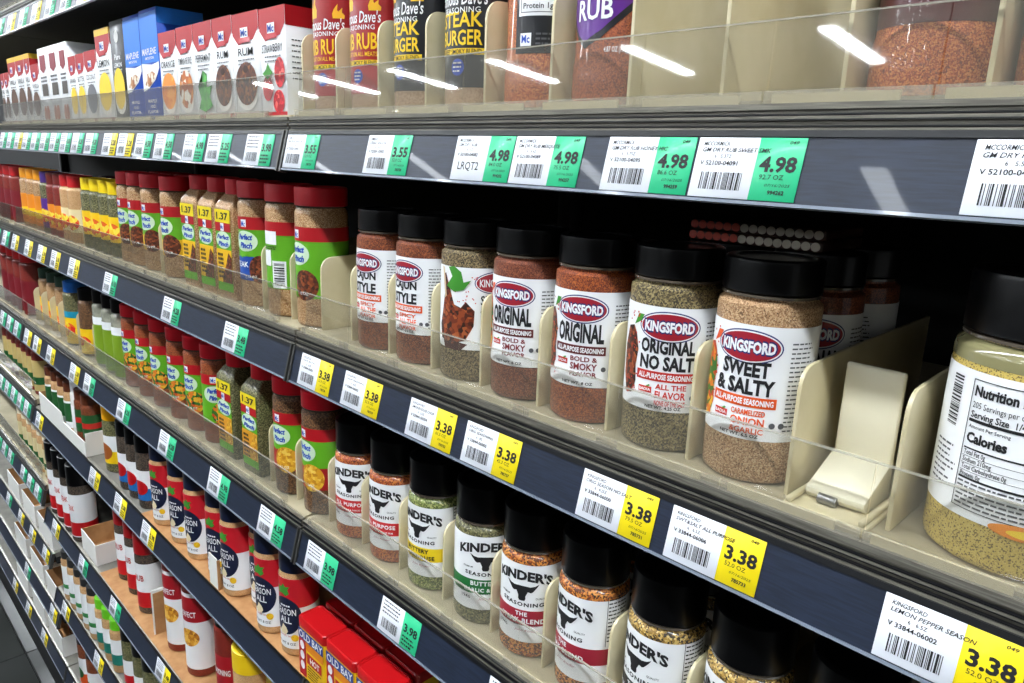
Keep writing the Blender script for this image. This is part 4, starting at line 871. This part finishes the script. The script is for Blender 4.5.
def seasonall():
    r = .0225; h = .140; hb = .108
    navy = mat('#141c38', .45, .2); red = mat('#c81a28', .45, .2)
    def sh(pts): return cols(poly2(pts))
    K = [P('red_top', bend('red_top', R2(-.0605, .0605, .066, .103), r, .0005), red), P('navy_field', bend('navy_field', cols(ell2(.002, .054, .0205, .0245, 24)), r, .0007), navy),
         P('parsley', bend('parsley', poly2([(0, 0), (.004, -.003), (.009, .001), (.007, .006), (.010, .010), (.004, .009), (.001, .013), (-.002, .008), (-.008, .008), (-.004, .004), (-.007, -.001)]), r, .0009, 0, .083), LEAF),
         P('title_text', bend('title_text', joinvf([text2('SEASON', .027, .0085, .003, .0050, .015), text2('ALL', .016, .0085, .003, -.0060, .015)]), r, .0011, 0, .055), WHITE),
         P('brand_text', bend('brand_text', fine(-.004, .010, .001, 1, .002, .0020), r, .0011, 0, .0675), WHITE),
         P('garlic_clove', bend('garlic_clove', poly2([(-.004, -.004), (.003, -.005), (.006, 0), (.004, .005), (-.001, .009), (-.003, .004), (-.006, 0)]), r, .0011, 0, .034), mat('#ead9b0', .5)),
         P('seal', bend('seal', ell2(.014, .026, .0045, .0045, 10), r, .0007), mat('#f0c020', .5)), P('small_text', bend('small_text', joinvf([text2('SEASONED SALT', .026, .0022, 0, .0, .008)]), r, .0007, 0, .0275), REDT),
         P('foot_text', bend('foot_text', text2('NET WT 8 OZ', .030, .0034, 0, 0, .012), r, .0007, 0, .0175), INK)]
    return [bottle(r, hb, SPICE['garlic'], .95), cap(r*.97, hb+.001, h, mat('#141a30', .35, .3, name='navy_cap')), P('label', bend('label', R2(-.0605, .0605, .011, .103), r, .0003), WHITE, K)]
sa = seasonall()
line('sa', sa, 'L', 4, .0225, (-.4780, -.4030, -.3420, -.2715, -.2190, -.1640, -.1155, -.0570), 'navy-capped bottle with red label top', W4, yf=(.012, .012, .012, .014, .012, .026, .010, .012), rot=.15, jitter=.15, dz=.0013)
thing('cardboard_sheet', 'brown cardboard sheet under the navy-capped bottles', 'cardboard', (-.53, .0090, floorz('L', 4)+.0002), parts=[P('sheet', mesh('sheet', *boxvf(0, .525, 0, .2, 0, .0011)), CARD)])
thing('cardboard_divider', 'small white and brown cardboard flap between navy-capped bottles', 'cardboard', (-.2455, .0093, floorz('L', 4)+.0014), parts=[P('flap', mesh('flap', *boxvf(-.016, .010, 0, .0013, 0, .046)), CARDW), P('fold', mesh('fold', *boxvf(.0101, .0116, 0, .0040, 0, .044)), CARD)])
# seasoning tins, right bay fourth shelf
def tin():
    w, d, h = .056, .031, .076; y = -.0003
    body = loft('tin_body', [(w, d, 0), (w, d, .0008), (w, d, h-.012)], .004); B2 = _shift(body, w/2, d/2)
    lid = _shift(loft('lid', [(w+.001, d+.001, h-.012), (w+.0012, d+.0012, h-.010), (w+.0012, d+.0012, h-.0015), (w-.001, d-.001, h), (w-.004, d-.004, h), (w-.005, d-.005, h-.001)], .005), w/2, d/2)
    K = [P('red_side', flat('red_side', rect2(.001, .016, .002, h-.026), y), mat('#c01a20', .45, .2)), P('title_panel', flat('title_panel', rect2(.001, w-.002, h-.026, h-.0135), y-.0003), mat('#16358a', .45, .2)),
         P('title_text', flat('title_text', text2('OLD BAY', .050, .0095, w/2, h-.0197, .02), y-.0006), WHITE), P('orange_band', flat('orange_band', rect2(.017, w-.002, h-.036, h-.0265), y-.0002), OL),
         P('red_panel', flat('red_panel', rect2(.019, w-.006, h-.052, h-.039), y-.0004), REDT), P('panel_text', flat('panel_text', text2('HOT', .020, .0075, .036, h-.0455, .02), y-.0007), WHITE),
         P('side_marks', flat('side_marks', joinvf([ell2(.0085, z, .0045, .0055, 10) for z in (.016, .029, .042)]), y-.0003), WHITE), P('fine_print', flat('fine_print', fine(.020, w-.006, .021, 5, .0034, .0014), y-.0004), INK)]
    return [P('tin_body', B2, mat('#f0c01a', .4, .2), K), P('lid', lid, mat('#c01016', .35, .3))]
def _shift(me, x, y):
    for v in me.vertices: v.co.x += x; v.co.y += y
    return me
tn = tin()
for x, y, lb in ((-.0150, .0100, 'red-lidded yellow seasoning tin, front left of the group'), (.0430, .0110, 'red-lidded yellow seasoning tin, front middle of the group'), (.1010, .0120, 'red-lidded seasoning tin, front right under the rail'),
                 (-.0170, .0455, 'red-lidded seasoning tin behind the front left one'), (.0410, .0470, 'red-lidded seasoning tin behind the front middle one'), (.0990, .0480, 'red-lidded seasoning tin behind the front right one')):
    thing('seasoning_tin', lb, 'tin', (x, y, floorz('R', 4)+.0003), group='red-lidded seasoning tins', parts=tn)
# ------------------------------------------------------------------ middle bay, fifth shelf and below
W5 = 'on fifth shelf'
rw = gen(.0255, .175, SPICE['pepper'], BLACKP, WHITE, RC, None, capz=.045, lz=(.1, .86), bandz=(.12, .36), neck=.98, word=(('STEAK', .62, .012, .022),), wm=REDT)
line('rw', rw, 'L', 5, .0255, (-1.178, -1.1215, -1.0660, -1.0080), 'wide black-capped bottle with red and white label', W5, yf=.010, rot=.2)
tray(-.962, -.865, 'L', 5, 'white cardboard tray edge beside black-capped bottles on fifth shelf', h=.045, d=.10, yf=.016, cut=False)
rc5 = gen(.0247, .156, SPICE['pepper'], mat('#9c1018', .3, .4, name='glossy_red_cap'), WHITE, mat('#c8141e', .45, .2), None, capz=.036, lz=(.12, .86), bandz=(.12, .38), neck=.98, word=(('RUB', .62, .012, .02),), wm=REDT)
line('rc5', rc5, 'L', 5, .0247, (-.786, -.722, -.6480), 'glossy red-capped tall bottle with white and red label', W5, yf=(.034, .032, .026), rot=.3, dz=.0011)
thing('cardboard_sheet', 'brown cardboard sheet under the tall red bottles on fifth shelf', 'cardboard', (-.835, .012, floorz('L', 5)+.0002), parts=[P('sheet', mesh('sheet', *boxvf(0, .72, 0, .2, 0, .0009)), CARD)])
FRY = grain(('#e0a030', '#c87f1c', '#f0bc50', '#a8641a'), 160, 0, .5, 'fries_print', 0)
fr = gen(.0262, .200, SPICE['paprika'], BLACKP, WHITE, mat('#a81420', .45, .2), FRY, capz=.03, lz=(.09, .90), bandz=(.60, .86), neck=.92, word=(('PERFECT', .68, .010, .03),), wm=WHITE)
line('fr', fr, 'L', 5, .0262, (-.5060, -.4220), 'red bottle with white label and golden fries picture', W5, yf=.026, rot=.3, jitter=.05, dz=.0011)
thing('cardboard_divider', 'white and brown cardboard flap between the tall red bottles on fifth shelf', 'cardboard', (-.563, .022, floorz('L', 5)+.0012), parts=[P('flap', mesh('flap', *boxvf(-.0012, .0012, 0, .03, 0, .085)), CARDW), P('fold', mesh('fold', *boxvf(.0013, .0030, .002, .022, 0, .080)), CARD)])
fr2 = gen(.0262, .190, SPICE['paprika'], BLACKP, mat('#a81420', .45, .2), None, None, capz=.03, lz=(.08, .72), neck=.92, word=(('SEASONING', .55, .010, .034),), wm=WHITE)
line('fr2', fr2, 'L', 5, .0262, (-.290,), 'dark red bottle with red label beside the yellow caps', W5, yf=.022, rot=.2, dz=.0011)
ycp = gen(.0285, .155, SPICE['garlic'], mat('#ecc414', .35, .3, name='bright_yellow_cap'), YL, None, None, capz=.032, neck=.98)
line('ycp', ycp, 'L', 5, .0285, (-.2250, -.150), 'squat bottle with bright yellow screw cap', W5, yf=(.020, .034), dz=.0011)
W6 = 'on sixth shelf'
ws = gen(.0205, .125, SPICE['garlic'], mat('#2a2a2a', .4), WHITE, mat('#3a8a4a', .45), None, capz=.018, lz=(.15, .85), bandz=(.3, .4))
line('ws', ws, 'L', 6, .0205, (-1.1500, -1.1000, -1.0500, -1.0000, -.9530), 'small bottle with white and green label', W6, yf=.010)
gc = gen(.0205, .120, SPICE['garlic'], mat('#6cc81e', .35, .3, name='lime_cap'), WHITE, mat('#1f7a6a', .45), None, capz=.022, lz=(.2, .8), bandz=(.2, .45))
line('gc', gc, 'L', 6, .0205, (-.9050, -.8580, -.8080), 'lime-capped bottle with white and teal label', W6, yf=.012)
bk = gen(.0235, .150, SPICE['herb'], BLACKP, WHITE, RC, None, capz=.045, lz=(.1, .6), bandz=(.1, .28), neck=.98)
line('bk', bk, 'L', 6, .0235, (-.7480, -.6850, -.6300), 'black-capped herb bottle with white label', W6, yf=.016)
line('bk8', gen(.025, .17, SPICE['cajun'], BLACKP, WHITE, ORNG, GLAB, capz=.05, lz=(.1, .7), bandz=(.1, .35), neck=.98), 'L', 8, .025, (-1.120, -1.050), 'tall black-capped bottle with orange banded label', 'on lowest shelf', yf=.016)
# far left bay trays and bottles
line('f4', gen(.022, .125, SPICE['paprika'], RC, mat('#c8b070', .45), GLAB, None, lz=(.1, .8)), 'F', 4, .022, (-1.26, -1.31, -1.36, -1.41, -1.46, -1.51, -1.56), 'red-capped cream-label bottle', 'in far left bay, fourth shelf')
line('f5', gen(.020, .115, SPICE['garlic'], mat('#e8dcc0', .4), mat('#d8c898', .45), GLAB, None, lz=(.1, .8)), 'F', 5, .020, (-1.26, -1.31, -1.36, -1.41, -1.46, -1.51), 'pale-capped bottle with cream label', 'in far left bay on fifth shelf')
for lv, xs in ((6, (-1.37, -1.53, -1.70)), (7, (-1.36, -1.52, -1.70)), (8, (-1.40, -1.57, -1.75))):
    for i, x in enumerate(xs):
        tray(x, x+.135, 'F', lv, 'open white tray with brown inside, %s from right on far left %s shelf' % (ORD[i+1], LEVEL[lv]), h=.055, d=.15, yf=.014, cut=False)
fb = gen(.0195, .105, SPICE['brown'], BRC, WHITE, REDT, None)
for lv, x in ((6, -1.32), (7, -1.48), (8, -1.36), (8, -1.53)):
    stand(fb, x, 'F', lv, .0195, 'small brown bottle in tray at %s on far left %s shelf' % ('left' if x < -1.4 else 'right', LEVEL[lv]), group='small bottles in far left trays', yf=.05, dz=.0025)
tray(-1.010, -.880, 'L', 8, 'white tray front on the lowest shelf of the middle bay', h=.05, d=.15, yf=.014, cut=False)
